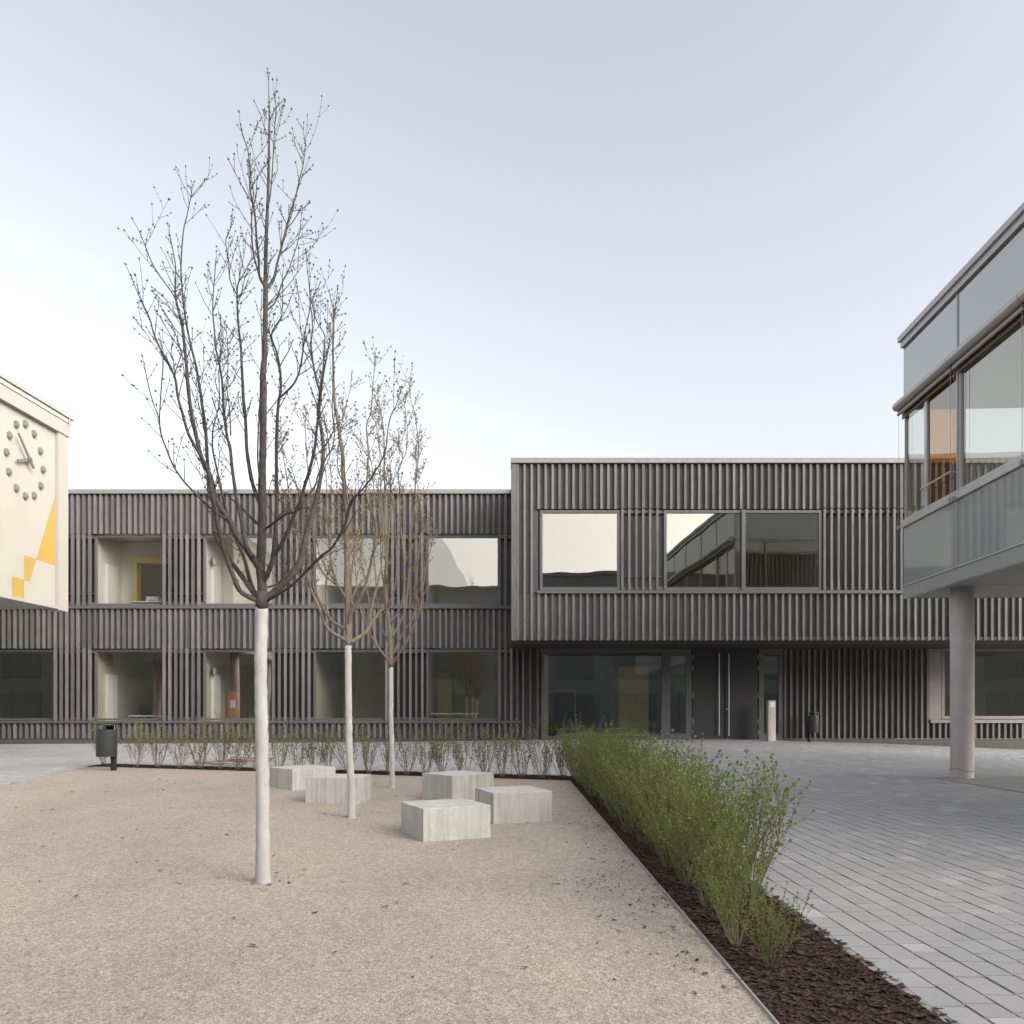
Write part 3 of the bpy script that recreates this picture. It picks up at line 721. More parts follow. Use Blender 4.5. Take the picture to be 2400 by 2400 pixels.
box('roof_flashing', 'awn', gb, -.10, W, -LNG, .08, zp - .018, zp + .10)
box('parapet_back', 'alu', gb, .06, W, -LNG, -.02, zwt, zp - .17)
box('corner_strip', 'alu', gb, .0, .05, -.018, 0, zaw, zpt)
box('corner_strip', 'alu', gb, .0, .05, -.018, 0, zlb, zsb)
# end wall towards the timber building: glazed at window height
box('end_upper_panel', 'spandrel', gb, .05, W, -.03, -.002, zaw, zpt - .02)
box('end_lower_panel', 'spandrel', gb, .05, W, -.03, -.002, zfb + .01, zsl)
for (a, b) in ((.06, 1.2), (1.26, 3.7), (3.76, 6.2)):
    wo = MB().box(a - .03, a + .03, -.07, -.01, zsl, zwt).build('end_window', 'alu', gb)
    MB().quad((a + .03, -.03, zsl), (b - .02, -.03, zsl), (b - .02, -.03, zwt), (a + .03, -.03, zwt)).build('pane', 'glass_clear', wo)
box('end_wall', 'room', gb, 6.2, W, -.2, -.034, zsl, zwt)
box('floor_slab', 'soffit_grey', gb, .082, W, -LNG, -.035, zfb + .06, zlb + .5)
box('inner_ceiling', 'room', gb, .085, W, -LNG, -.035, zwt + .002, zwt + .06)
box('back_wall', 'room', gb, W - .1, W, -LNG, -.21, zlb + .51, zwt)
NSF = 8
for k in range(NSF):
    y0 = -.04 - k * LNG / NSF
    box('soffit_panel', 'soffit_grey', gb, .03, W, y0 - LNG / NSF + .012, y0, zfb + .02, zfb + .055)
colm = MB(); n = 36
prof = [(-.15, .212), (.03, .212), (.14, .207), (.20, .214), (.5, .216), (2.0, .216), (zfb - cz + .02, .216)]
colm.tube([(0, 0, h) for h, r in prof], [r for h, r in prof], n)
co = colm.build('round_column', 'column', None, True); co.location = (cx, cy, cz)
tag(co, 'round speckled concrete column carrying the glass clad building', 'column')
rg = MB().tube([(.213 * math.cos(a), .213 * math.sin(a), .17 + .03 * math.sin(a * 2 + .7) + random.uniform(-.008, .008)) for a in np.linspace(0, 2 * math.pi, 40)], .012, 6)
rg.build('mortar_ring', 'trim', co)
sl_ = MB(); sp = [np.array(hit(u, v)[:2]) for u, v in ((2185, 1823), (2420, 1821), (2420, 1862))]
NSL = 14
for i in range(NSL):
    for j in range(NSL - i):
        g_ = lambda a, b: sp[0] + (sp[1] - sp[0]) * a / NSL + (sp[2] - sp[0]) * b / NSL
        c3 = lambda p: (p[0], p[1], float(zg(p[0], p[1])) + .007)
        sl_.quad(c3(g_(i, j)), c3(g_(i + 1, j)), c3(g_(i, j + 1)))
        if j < NSL - i - 1: sl_.quad(c3(g_(i + 1, j)), c3(g_(i + 1, j + 1)), c3(g_(i, j + 1)))
sl_.build('concrete_slab', 'base_conc', None)
tag(bpy.data.objects['concrete_slab'], kind='structure')

# ------------------------------------------------------------------ school building behind the camera (seen in the window reflections)
ob_ = empty('opposite_building', (0, -14, 0)); tag(ob_, 'plain grey flat roofed building across the courtyard mirrored in the windows', 'building')
OZ = 12.7
box('wall', 'opp', ob_, -70, 60, -8, 0, -.3, OZ - .3); box('roof_edge', 'cap', ob_, -70.1, 60.1, -8.1, .12, OZ - .3, OZ)
for k in range(22):
    for r in range(3):
        x0 = -61 + k * 5.4; z0 = 1.0 + r * 3.6
        w = box('window', 'frame', ob_, x0, x0 + 3.4, .001, .06, z0, z0 + 2.2)
        MB().quad((x0 + .08, .065, z0 + .08), (x0 + 3.32, .065, z0 + .08), (x0 + 3.32, .065, z0 + 2.12), (x0 + .08, .065, z0 + 2.12)).build('pane', 'opp_pane', w)

# ------------------------------------------------------------------ concrete seating blocks
z4 = lambda x, y: (600 + x * .31056, 1600 + y * .31056)
BL = [  # top left, top front, top right, base under the front corner, label
    (z4(1097, 897), z4(1262, 953), z4(1770, 922), z4(1262, 1203), 'pale square concrete block standing farthest forward of the group on the gravel'),
    ((1114, 1845.3), (1156.8, 1859.3), (1294, 1854), (1156.8, 1931), 'pale square concrete block closest to the green hedge'),
    (z4(1260, 680), z4(1480, 703), z4(1788, 680), z4(1480, 918), 'concrete block half hidden behind the two blocks near the hedge'),
    (z4(363, 715), z4(755, 718), z4(885, 690), z4(755, 921), 'concrete block behind the white trunk of the middle tree'),
    (z4(120, 635), z4(275, 653), z4(585, 632), z4(275, 815), 'concrete block farthest back beside the far row of thin shrubs')]
for (Lp, Fp, Rp, Bp, lab) in BL:
    bxx, byy, bzz = hit(*Bp); zt = PZ(Fp[1], byy)
    def tp(p):
        Y = F * (HC - zt) / (p[1] - YH); return Vector((PX(p[0], Y), Y))
    f_, l_, r_ = tp(Fp), tp(Lp), tp(Rp)
    # a square block: keep the front corner, average the two side directions to a right angle
    a1 = math.atan2(r_.y - f_.y, r_.x - f_.x); a2 = math.atan2(l_.y - f_.y, l_.x - f_.x)
    if a2 < 0: a2 += 2 * math.pi
    am = (a1 + a2 - math.pi / 2) / 2; s1, s2 = (r_ - f_).length, (l_ - f_).length
    s = min(1.0, max(.7, (s1 + s2) / 2)); s1 = min(max(s1, s * .93), s * 1.07); s2 = min(max(s2, s * .93), s * 1.07)
    h = zt - bzz
    o = MB().box(0, s1, 0, s2, -.12, h).build('concrete_block', 'bench')
    o.location = (f_.x, f_.y, bzz); o.rotation_euler = (0, 0, am); bevel(o, .008, 2)
    tag(o, lab, 'concrete block', 'square concrete seating blocks on the gravel')

# ------------------------------------------------------------------ litter bins, bollard, ring
def litter_bin(u0, u1, up, vb, vt, vlid, vbase, lab, side):
    x, y, z = hit(up, vbase); k = y / F
    t = empty('litter_bin', (x, y, z)); tag(t, lab, 'litter bin', 'cylindrical litter bins on posts')
    cxx = ((u0 + u1) / 2 - up) * k; r = (u1 - u0) / 2 * k; zb_ = HC - (vb - YH) * k - z; zt_ = HC - (vt - YH) * k - z; zl = HC - (vlid - YH) * k - z
    cyy = -.06
    MB().tube([(0, .04, -.1), (0, .04, zb_ + .3)], .06, 14).build('post', 'post', t, False)
    b = MB(); n = 32
    prof = [(zb_, r * .97), (zb_ + .012, r), (zt_, r), (zt_, r * 1.02), (zt_ + .02, r * 1.02), (zt_ + .02, r * .93), (zb_ + .05, r * .92)]
    vs = [(cxx + rr * math.cos(2 * math.pi * j / n), cyy + rr * math.sin(2 * math.pi * j / n), zz) for zz, rr in prof for j in range(n)]
    fs = [(i * n + j, i * n + (j + 1) % n, (i + 1) * n + (j + 1) % n, (i + 1) * n + j) for i in range(len(prof) - 1) for j in range(n)]
    fs.append(tuple(range(n - 1, -1, -1))); fs.append(tuple((len(prof) - 1) * n + j for j in range(n)))
    b.add(vs, fs); bo = b.build('body', 'bin', t, False)
    md = bo.modifiers.new('es', 'EDGE_SPLIT'); bo.data.polygons.foreach_set('use_smooth', [True] * len(bo.data.polygons))
    MB().tube([(cxx, cyy, zl - .012), (cxx, cyy, zl + .012)], r * .98, 32).build('lid', 'bin', t)
    MB().box(cxx - r * .5, cxx + r * .5, cyy + r * .75, cyy + r * .78, zt_ - .05, zl - .013).build('back_plate', 'post', t)
    for s in (1,): MB().tube([(cxx + side * r * .86, cyy - .02, zt_ - .05), (cxx + side * r * .86, cyy - .02, zl - .012)], .008, 6).build('lid_rod', 'steel', t)
litter_bin(231, 276, 264, 1772.5, 1712, 1698.5, 1806, 'dark grey litter bin on a black post at the corner of the gravel', 1)
litter_bin(1893.5, 1917, 1898, 1716.5, 1678, 1670.5, 1739.2, 'dark grey litter bin before the slatted wall right of the entrance bollard', 1)
bx0, by0, bz0 = hit(1809.5, 1737.2); k = by0 / F
bl = empty('light_bollard', (bx0, by0, bz0)); tag(bl, 'square beige and grey light bollard beside the double doors', 'light bollard')
hh = (1737.2 - 1642) * k; w = 8.5 * k
bevel(box('housing', 'alu_lt', bl, -w, w, 0, .22, -.1, hh), .006); box('front_face', 'beige', bl, -w * .55, w * .62, -.012, -.001, 0, hh - .25)
box('lamp_lens', 'white', bl, -w * .6, w * .66, -.012, -.001, hh - .22, hh - .05)
for (u, v, r, lab) in ((516, 1791, .62, 'rust red hoop lying on the paving behind the far shrubs'), (585, 1784, .55, 'thin rusty hoop lying farther back on the paving')):
    x, y, z = hit(u, v); rr = MB()
    rr.tube([(r * math.cos(a) , r * .6 * math.sin(a), .03 + .012 * math.sin(2 * a) + float(zg(x + r * math.cos(a), y + r * .6 * math.sin(a))) - z) for a in np.linspace(0, 2 * math.pi, 44)], .009, 6)
    rr.tube([(r * .96 * math.cos(a) + .05, r * .58 * math.sin(a), .065 + .012 * math.cos(2 * a) + float(zg(x + r * math.cos(a), y + r * .6 * math.sin(a))) - z) for a in np.linspace(0, 2 * math.pi, 44)], .008, 6)
    o = rr.build('metal_hoop', 'rust'); o.location = (x, y, z); tag(o, lab, 'hoop')

# ------------------------------------------------------------------ trees: limbs traced in the picture plane of each tree, spread in depth, then grown twigs and buds
S1 = .2588; S2 = .20704
def A(*p): return [(300 + x * S1, 1050 + y * S1) for x, y in p]
def B(*p): return [(300 + x * S1, 650 + y * S1) for x, y in p]
def C(*p): return [(300 + x * S1, 300 + y * S1) for x, y in p]
def D(*p): return [(650 + x * S2, 800 + y * S2) for x, y in p]
def E(*p): return [(650 + x * S2, 1180 + y * S2) for x, y in p]

def smooth_path(pts, n=3):
    out = []
    for i in range(len(pts) - 1):
        p0 = pts[max(i - 1, 0)]; p1 = pts[i]; p2 = pts[i + 1]; p3 = pts[min(i + 2, len(pts) - 1)]
        for k in range(n):
            t = k / n
            out.append(0.5 * ((2 * p1) + (p2 - p0) * t + (2 * p0 - 5 * p1 + 4 * p2 - p3) * t * t + (3 * p1 - p0 - 3 * p2 + p3) * t ** 3))
    out.append(pts[-1]); return out

def make_tree(name, label, base_uv, top_uv, rbase, limbs, mats, twig_n, bud_r, seed, rscale=1.0, bend=(), tr_=1.0):
    rnd = random.Random(seed)
    bx, by, bz = hit(*base_uv); k = by / F
    root = empty(name, (bx, by, bz))
    def loc(u, v, d):
        Y = by + d; return Vector((PX(u, Y) - bx, d, PZ(v, Y) - bz))
    tp = loc(*top_uv, 0)
    tr = MB(); N = 44; pts = []; rad = []
    bnd = [(0, 0.0)] + list(bend) + [(1, tp.x)]
    for i in range(N + 1):
        t = i / N; x = float(np.interp(t, [b[0] for b in bnd], [b[1] for b in bnd]))
        pts.append((x + rnd.uniform(-.003, .003), 0, -.08 + (tp.z + .08) * t))
        flare = .26 * math.exp(-t * 16)
        rad.append(rbase * (1 - .12 * t + flare) * rnd.uniform(.96, 1.045))
    tr.tube(pts, rad, 16); t_ = tr.build('trunk', mats[0], root, True)
    cr = MB(); bd = MB(); nb = 0
    segs = []
    def bud(p, d, s):
        d = d.normalized(); u = d.orthogonal().normalized(); w = d.cross(u); a = rnd.uniform(0, 1.5)
        uu = u * math.cos(a) + w * math.sin(a); ww = w * math.cos(a) - u * math.sin(a); r = s * .34
        m_ = p + d * s * .55
        bd.add([p, m_ + uu * r, m_ + ww * r, m_ - uu * r, m_ - ww * r, p + d * s * 1.5], [(0, 2, 1), (0, 3, 2), (0, 4, 3), (0, 1, 4), (5, 1, 2), (5, 2, 3), (5, 3, 4), (5, 4, 1)])
    def twig(p, d, L, r, lvl):
        n = max(3, int(L / .07)); q = p.copy(); pts = [q.copy()]; dd = d.normalized()
        for i in range(n):
            dd = (dd + Vector((rnd.gauss(0, .11), rnd.gauss(0, .11), .10 + rnd.gauss(0, .05)))).normalized()
            q = q + dd * (L / n); pts.append(q.copy())
        cr.tube(pts, [r * (1 - .45 * i / n) for i in range(n + 1)], 4 if r > .004 else 3, False)
        for i in range(1, n + 1):
            if rnd.random() < .85:
                t = pts[i] - pts[i - 1]; o = t.orthogonal().normalized(); a = rnd.uniform(0, 6.3); o = (o * math.cos(a) + t.normalized().cross(o) * math.sin(a))
                for sg in (1, -1):
                    if rnd.random() < .62: bud(pts[i], t.normalized() * .9 + o * sg * .7, bud_r * rnd.uniform(.6, 1.15))
            if lvl > 0 and i < n and rnd.random() < .5:
                t = (pts[i] - pts[i - 1]).normalized(); o = t.orthogonal().normalized(); a = rnd.uniform(0, 6.3); o = o * math.cos(a) + t.cross(o) * math.sin(a)
                twig(pts[i], t + o * rnd.uniform(.5, .9), L * rnd.uniform(.25, .5), r * .65, lvl - 1)
        bud(pts[-1], dd, bud_r * 1.25)
        for _ in range(2): bud(pts[-1], dd + Vector((rnd.gauss(0, .5), rnd.gauss(0, .5), 0)), bud_r * .9)
    for (path, w0, w1, d0, d1, tw) in limbs:
        n = len(path)
        cum = [0]
        for i in range(1, n): cum.append(cum[-1] + math.hypot(path[i][0] - path[i - 1][0], path[i][1] - path[i - 1][1]))
        P = [loc(u, v, d0 + (d1 - d0) * (c / cum[-1]) ** .8) for (u, v), c in zip(path, cum)]
        P = smooth_path(P, 4); m_ = len(P)
        rads = []
        for i in range(m_):
            t = i / (m_ - 1); rr = (w0 * (1 - t) ** .9 + w1 * (1 - (1 - t) ** .9)) / 2 * k * rscale
            rads.append(max(.0042 * tr_, rr) * rnd.uniform(.93, 1.08))
        cr.tube(P, rads, 9 if w0 > 8 else 6)
        # node swellings and growing twigs
        L = [0]
        for i in range(1, m_): L.append(L[-1] + (P[i] - P[i - 1]).length)
        cnt = int(L[-1] * tw * twig_n)
        for _ in range(cnt):
            s = L[-1] * (1 - rnd.random() ** 1.25 * .82); i = min(m_ - 1, max(1, int(np.searchsorted(L, s))))
            t = (P[i] - P[i - 1]).normalized(); o = t.orthogonal().normalized(); a = rnd.uniform(0, 6.3); o = o * math.cos(a) + t.cross(o) * math.sin(a)
            ln = rnd.uniform(.10, .42) * (1.25 if rnd.random() < .25 else .8)
            twig(P[i], t * .7 + o * rnd.uniform(.5, .95) + Vector((0, 0, .25)), ln, min(rads[i] * .6, rnd.uniform(.0034, .0052) * tr_), 1 if ln > .2 else 0)
        twig(P[-1], (P[-1] - P[-2]), rnd.uniform(.12, .25), rads[-1] * .9, 1)
    # collar where the limbs leave the trunk
    cr.tube([tp + Vector((0, 0, -.004)), tp + Vector((0, 0, .05)), tp + Vector((0, 0, .14))], [rbase * .93, rbase * .98, rbase * .84], 16)
    for i in range(len(cr.v) - 48, len(cr.v) - 32): q0 = cr.v[i]; cr.v[i] = (q0[0], q0[1], q0[2] + rnd.uniform(-.016, .008))
    c_ = cr.build('crown', mats[1], root, True); b_ = bd.build('leaf_buds', mats[2], c_)
    tag(root, label, 'tree', 'bare young trees with whitewashed trunks'); return root

T1 = [
    # leader
    (A((1215, 1440), (1215, 1250), (1200, 1080), (1210, 900), (1215, 730), (1222, 600), (1215, 420), (1217, 200), (1222, 0)) + B((1225, 1200), (1230, 1000), (1222, 880), (1238, 700), (1242, 480), (1245, 280), (1245, 60)) + C((1248, 1200), (1252, 1000), (1262, 750), (1270, 550), (1275, 300), (1278, 25), (1281, -130), (1276, -300)), 21, 1.6, 0, .05, .55),
    (C((1268, 720), (1290, 600), (1305, 420), (1318, 200), (1325, 60), (1332, -60), (1342, -180)), 3.2, 1.2, .03, .12, 1.2),
    (C((1245, 1445), (1190, 1340), (1185, 1200), (1165, 1000), (1145, 750), (1105, 560), (1105, 400), (1090, 230), (1070, 150)), 6, 1.3, .03, -.35, 1.3),
    (C((1188, 1330), (1145, 1180), (1125, 1030), (1120, 800), (1135, 600), (1125, 500)), 4, 1.2, -.06, -.4, 1.2),
    (C((1248, 1460), (1320, 1360), (1350, 1230), (1385, 1100), (1420, 960), (1460, 800), (1515, 630), (1555, 460), (1585, 340), (1605, 180), (1605, 120)), 6, 1.2, .03, .45, 1.2),
    (B((1248, 310), (1290, 270), (1330, 230), (1370, 130), (1400, 40)) + C((1450, 1300), (1490, 1180), (1530, 1060), (1550, 970)), 4, 1.1, .03, .35, 1.0),
    # left limbs
    (A((1205, 1395), (1100, 1350), (1010, 1290), (950, 1150), (890, 990), (850, 850), (815, 700), (790, 560), (765, 430), (745, 300), (715, 180), (640, 40)) + B((600, 1520), (540, 1400), (490, 1220), (450, 1080), (430, 930), (380, 800), (290, 640), (230, 500), (200, 380), (150, 270), (100, 170)), 11, 1.2, 0, -.75, 1.0),
    (A((1225, 1390), (1150, 1330), (1080, 1230), (1000, 1120), (910, 1000), (850, 900), (790, 780), (775, 640), (775, 500), (735, 400), (725, 200), (712, 0)) + B((700, 1350), (670, 1150), (660, 1060), (640, 950), (620, 820), (600, 740), (570, 620), (540, 480), (510, 300), (490, 100)) + C((480, 1250), (500, 950), (530, 810), (560, 670), (570, 620)), 11, 1.3, 0, .55, 1.0),
    (A((1212, 1125), (1160, 1040), (1110, 970), (1060, 890), (1010, 830), (960, 740), (910, 640), (860, 580), (800, 470), (770, 380), (745, 260), (690, 150), (650, 30)) + B((610, 1400), (570, 1200), (545, 1000), (530, 800), (510, 600), (490, 430), (450, 270), (430, 170), (430, 60)) + C((432, 1380), (430, 1250), (415, 1150)), 15, 1.4, 0, -.35, 1.0),
    (B((440, 220), (400, 140)) + C((340, 1410), (250, 1280), (190, 1160), (150, 1050)), 3, 1.1, -.3, -.55, 1.2),
    (A((905, 645), (790, 580), (700, 500), (620, 420), (530, 330), (460, 240), (400, 140), (345, 0)) + B((300, 1420), (285, 1290), (290, 1180), (305, 950), (315, 840), (318, 720)), 5, 1.0, -.15, -.85, .7),
    (B((285, 1290), (240, 1170), (200, 1040), (170, 910)), 2.2, 1.0, -.8, -.95, .9),
    (A((1215, 1385), (1150, 1310), (1105, 1200), (1080, 1100), (1050, 990), (1010, 900), (965, 800), (935, 690), (895, 590), (860, 450), (835, 330), (800, 170), (770, 30)) + B((765, 1430), (780, 1330), (820, 1180), (830, 1050), (822, 900), (830, 760)), 9, 1.2, 0, .85, 1.0),
    (A((1125, 985), (1075, 890), (1045, 740), (1015, 600), (985, 470), (960, 300), (940, 150), (925, 0)) + B((900, 1450), (870, 1250), (860, 1050), (850, 920), (820, 750), (790, 620), (785, 500), (770, 350), (770, 180), (785, 0)) + C((790, 1250),), 9, 1.3, -.1, .25, 1.1),
    (A((1190, 700), (1130, 645), (1080, 590), (1005, 520)), 8, 5, 0, .12, .2),
    (B((930, 1430), (920, 1200), (895, 1000), (905, 800), (900, 560)), 3.4, 1.1, .1, .4, 1.4),
    (A((1200, 510), (1160, 420), (1120, 290), (1095, 150), (1075, 0)) + B((1065, 1300), (1045, 1100), (1040, 980), (1030, 800), (1020, 600), (1000, 440), (990, 250), (988, 150), (1000, 50)) + C((1050, 1320), (1100, 1220), (1140, 1170)), 9, 1.2, 0, .4, 1.1),
    (B((988, 160), (925, 30)) + C((910, 1200), (885, 1040), (900, 970)), 3, 1.1, .35, .25, 1.2),
    (A((1215, 320), (1195, 270), (1178, 150), (1175, 0)) + B((1185, 1300), (1195, 1100), (1200, 900), (1215, 700), (1205, 400)), 4.5, 1.1, 0, -.35, .7),
    # right limbs
    (A((1225, 1215), (1270, 1130), (1300, 1050), (1320, 950), (1332, 800), (1342, 650), (1350, 500), (1346, 300), (1345, 0)) + B((1350, 1350), (1362, 1150), (1385, 1000), (1378, 850), (1350, 690), (1300, 540), (1330, 450), (1390, 350), (1400, 200)), 11, 1.2, 0, -.55, 1.1),
    (B((1368, 1095), (1440, 1030), (1510, 950), (1560, 820), (1590, 620), (1605, 480), (1640, 320), (1650, 200), (1640, 50)), 4.5, 1.1, -.45, -.6, 1.1),
    (A((1325, 960), (1370, 900), (1410, 830), (1470, 700), (1510, 590), (1560, 480), (1600, 340), (1650, 180), (1690, 0)) + B((1712, 1350), (1725, 1250), (1740, 1130), (1760, 950), (1790, 770), (1815, 650)), 9, 2.2, -.2, -.8, .8),
    (A((1255, 725), (1330, 670), (1430, 600), (1510, 580)), 6, 4.5, 0, -.5, .3),
    (A((1225, 1400), (1290, 1335), (1350, 1280), (1450, 1190), (1530, 1090), (1570, 980), (1600, 850), (1640, 700), (1690, 520), (1730, 350), (1755, 200), (1770, 0)) + B((1745, 1350), (1722, 1230), (1738, 1050), (1710, 950), (1680, 800), (1660, 600), (1670, 430), (1650, 250)), 16, 1.2, 0, .45, 1.0),
    (B((1742, 1020), (1770, 800), (1780, 600), (1780, 520), (1720, 420), (1690, 340)), 4.5, 1.2, .4, .6, 1.0),
    (A((1545, 545), (1620, 450), (1700, 330), (1720, 250), (1800, 80), (1850, 0)) + B((1870, 1400), (1850, 1200), (1860, 900), (1860, 600), (1870, 330)), 4.5, 1.1, -.5, -.3, 1.1),
    (A((1255, 1385), (1400, 1300), (1520, 1210), (1640, 1090), (1760, 970)) + E((500, 590), (620, 500), (720, 330), (780, 200), (825, 0)) + D((900, 1740), (1010, 1620), (1100, 1480), (1170, 1370), (1230, 1200), (1250, 1000), (1290, 830), (1340, 740)), 7, 1.1, 0, -.95, .8),
    (A((1265, 1260), (1340, 1235), (1430, 1170), (1490, 1080), (1500, 960), (1510, 850)), 4, 1.2, 0, .7, 1.4),
]
T2 = [
    (E((810, 1600), (800, 1300), (790, 1000), (790, 650), (785, 400), (790, 100)) + D((770, 1700), (745, 1500), (740, 1300), (710, 1100), (690, 950), (650, 700), (640, 500), (630, 200), (630, 0), (632, -250), (640, -420)), 15, 1.2, 0, .05, .9),
    (E((805, 1575), (720, 1515), (620, 1460), (540, 1370), (480, 1200), (400, 1020), (330, 830), (280, 700), (265, 500), (210, 200), (150, 0)) + D((100, 1500), (50, 1200), (30, 1000)), 8, 1, 0, -.5, 1.0),
    (E((790, 1425), (700, 1385), (620, 1330), (560, 1250), (500, 1150), (430, 1000), (380, 800), (350, 600), (310, 300), (280, 0)) + D((210, 1600), (150, 1400), (60, 1250)), 8, 1, 0, .6, 1.0),
    (E((580, 1290), (548, 1000), (560, 830), (600, 650), (600, 400), (605, 100)) + D((610, 1600), (590, 1300), (560, 1000)), 5, 1, -.2, .2, 1.1),
    (E((795, 1105), (720, 980), (670, 880), (620, 740), (600, 600), (590, 400), (560, 100)) + D((560, 1650), (545, 1470)), 7, 1, 0, -.7, 1.0),
    (E((690, 935), (560, 830), (470, 700), (425, 580), (410, 400), (400, 200), (390, 0)) + D((390, 1700), (350, 1500), (330, 1250), (318, 1000), (318, 900)), 5, 1, -.15, -.8, 1.0),
    (E((668, 905), (540, 720), (480, 580), (440, 400), (420, 250), (440, 0)), 4, 1, -.2, .3, 1.0),
    (E((830, 1570), (900, 1530), (1000, 1460), (1060, 1360), (1130, 1265)), 10, 6, 0, .2, .3),
    (E((1045, 1385), (1065, 1200), (1110, 1000), (1150, 850), (1180, 700), (1200, 450), (1190, 150)) + D((1170, 1650), (1165, 1400), (1150, 1100), (1150, 900)), 6, 1, .2, .7, 1.0),
    (E((805, 1400), (840, 1230), (950, 1050), (1010, 870), (1060, 680), (1100, 450), (1115, 250)) + D((1010, 1750), (1020, 1500), (1030, 1250), (1010, 950), (1060, 800), (1080, 500), (1110, 230)), 8, 1, 0, -.6, 1.0),
    (E((850, 1165), (830, 1000), (842, 750), (890, 500), (920, 350), (960, 100)) + D((870, 1750), (700, 1500), (690, 1200), (740, 900), (800, 650), (830, 500)), 6, 1, 0, .75, .9),
    (E((820, 1150), (900, 950), (990, 830), (900, 600), (880, 480)), 4, 1, 0, .5, 1.3),
    (E((940, 1060), (1030, 850), (1090, 600), (1160, 350), (1200, 150)) + D((1100, 1720), (1080, 1500), (1060, 1350), (1000, 1220), (870, 1040), (770, 860)), 4, 1, -.3, -.2, 1.0),
]
T3 = [
    (E((1285, 1850), (1280, 1600), (1270, 1400), (1240, 1150), (1225, 850), (1240, 600), (1260, 300), (1280, 0)) + D((1280, 1650), (1275, 1330)), 12, 1.4, 0, .05, .9),
    (E((1240, 900), (1225, 500), (1215, 200)) + D((1215, 1700), (1210, 1300), (1200, 1000), (1150, 700), (1130, 590)), 5, 1, 0, -.5, 1.0),
    (E((1275, 1790), (1150, 1650), (1080, 1530), (1030, 1440), (980, 1330), (940, 1200), (900, 950), (880, 700), (860, 450)), 6, 1, 0, -.6, 1.1),
    (E((1150, 1650), (1100, 1500), (1060, 1250), (1010, 950), (960, 700), (940, 450)), 4, 1, -.2, .4, 1.1),
    (E((1275, 1590), (1200, 1450), (1160, 1350), (1130, 1100), (1110, 800), (1090, 450), (1060, 150)), 5, 1, 0, .7, 1.1),
    (E((1300, 1820), (1390, 1680), (1480, 1530), (1560, 1350), (1620, 1180), (1650, 950), (1690, 700), (1740, 500), (1760, 420)), 6, 1, 0, -.4, 1.1),
    (E((1290, 1520), (1390, 1350), (1450, 1180), (1480, 900), (1500, 600), (1510, 300), (1560, 0)) + D((1560, 1650), (1600, 1300), (1590, 1100), (1560, 850), (1510, 650), (1500, 500)), 6, 1, 0, .6, 1.0),
    (E((1310, 1730), (1400, 1500), (1530, 1300), (1565, 1150), (1575, 900), (1600, 500), (1640, 200)) + D((1600, 1720), (1570, 1500), (1590, 1250)), 5, 1, 0, .3, 1.0),
    (E((1285, 1370), (1400, 1150), (1440, 900), (1430, 600), (1400, 300), (1385, 0)) + D((1385, 1700), (1370, 1450), (1450, 1270), (1475, 1050), (1440, 700)), 5, 1, 0, -.6, 1.0),
    (E((1245, 1150), (1330, 950), (1350, 700), (1340, 400), (1320, 100)) + D((1290, 1650), (1380, 1450), (1420, 1300), (1360, 1150)), 4, 1, 0, -.3, 1.0),
    (E((1225, 1000), (1180, 750), (1170, 450), (1150, 150)) + D((1140, 1650), (1170, 1400)), 4, 1, 0, .5, 1.0),
]
make_tree('young_tree', 'tallest bare tree with thick dark limbs and whitewashed trunk', (616, 2068), (614, 1424), .058, T1, ('whitebark', 'bark', 'bud'), 11.0, .014, 11, 1.12, [(.3, .0), (.6, -.012), (.8, -.018)])
make_tree('young_tree', 'middle bare tree with curved whitewashed trunk growing between the concrete blocks', (824, 1917), (816, 1512), .050, T2, ('whitebark', 'bark2', 'bud2'), 11.0, .021, 12, 1.08, [(.2, .0), (.45, -.035), (.7, -.04), (.9, -.045)], 1.2)
make_tree('young_tree', 'slimmest bare whitewashed tree rising behind the block nearest the far shrubs', (920, 1847), (916, 1563), .048, T3, ('whitebark', 'bark2', 'bud2'), 12.0, .025, 13, 1.1, [(.3, -.01), (.6, -.03)], 1.45)

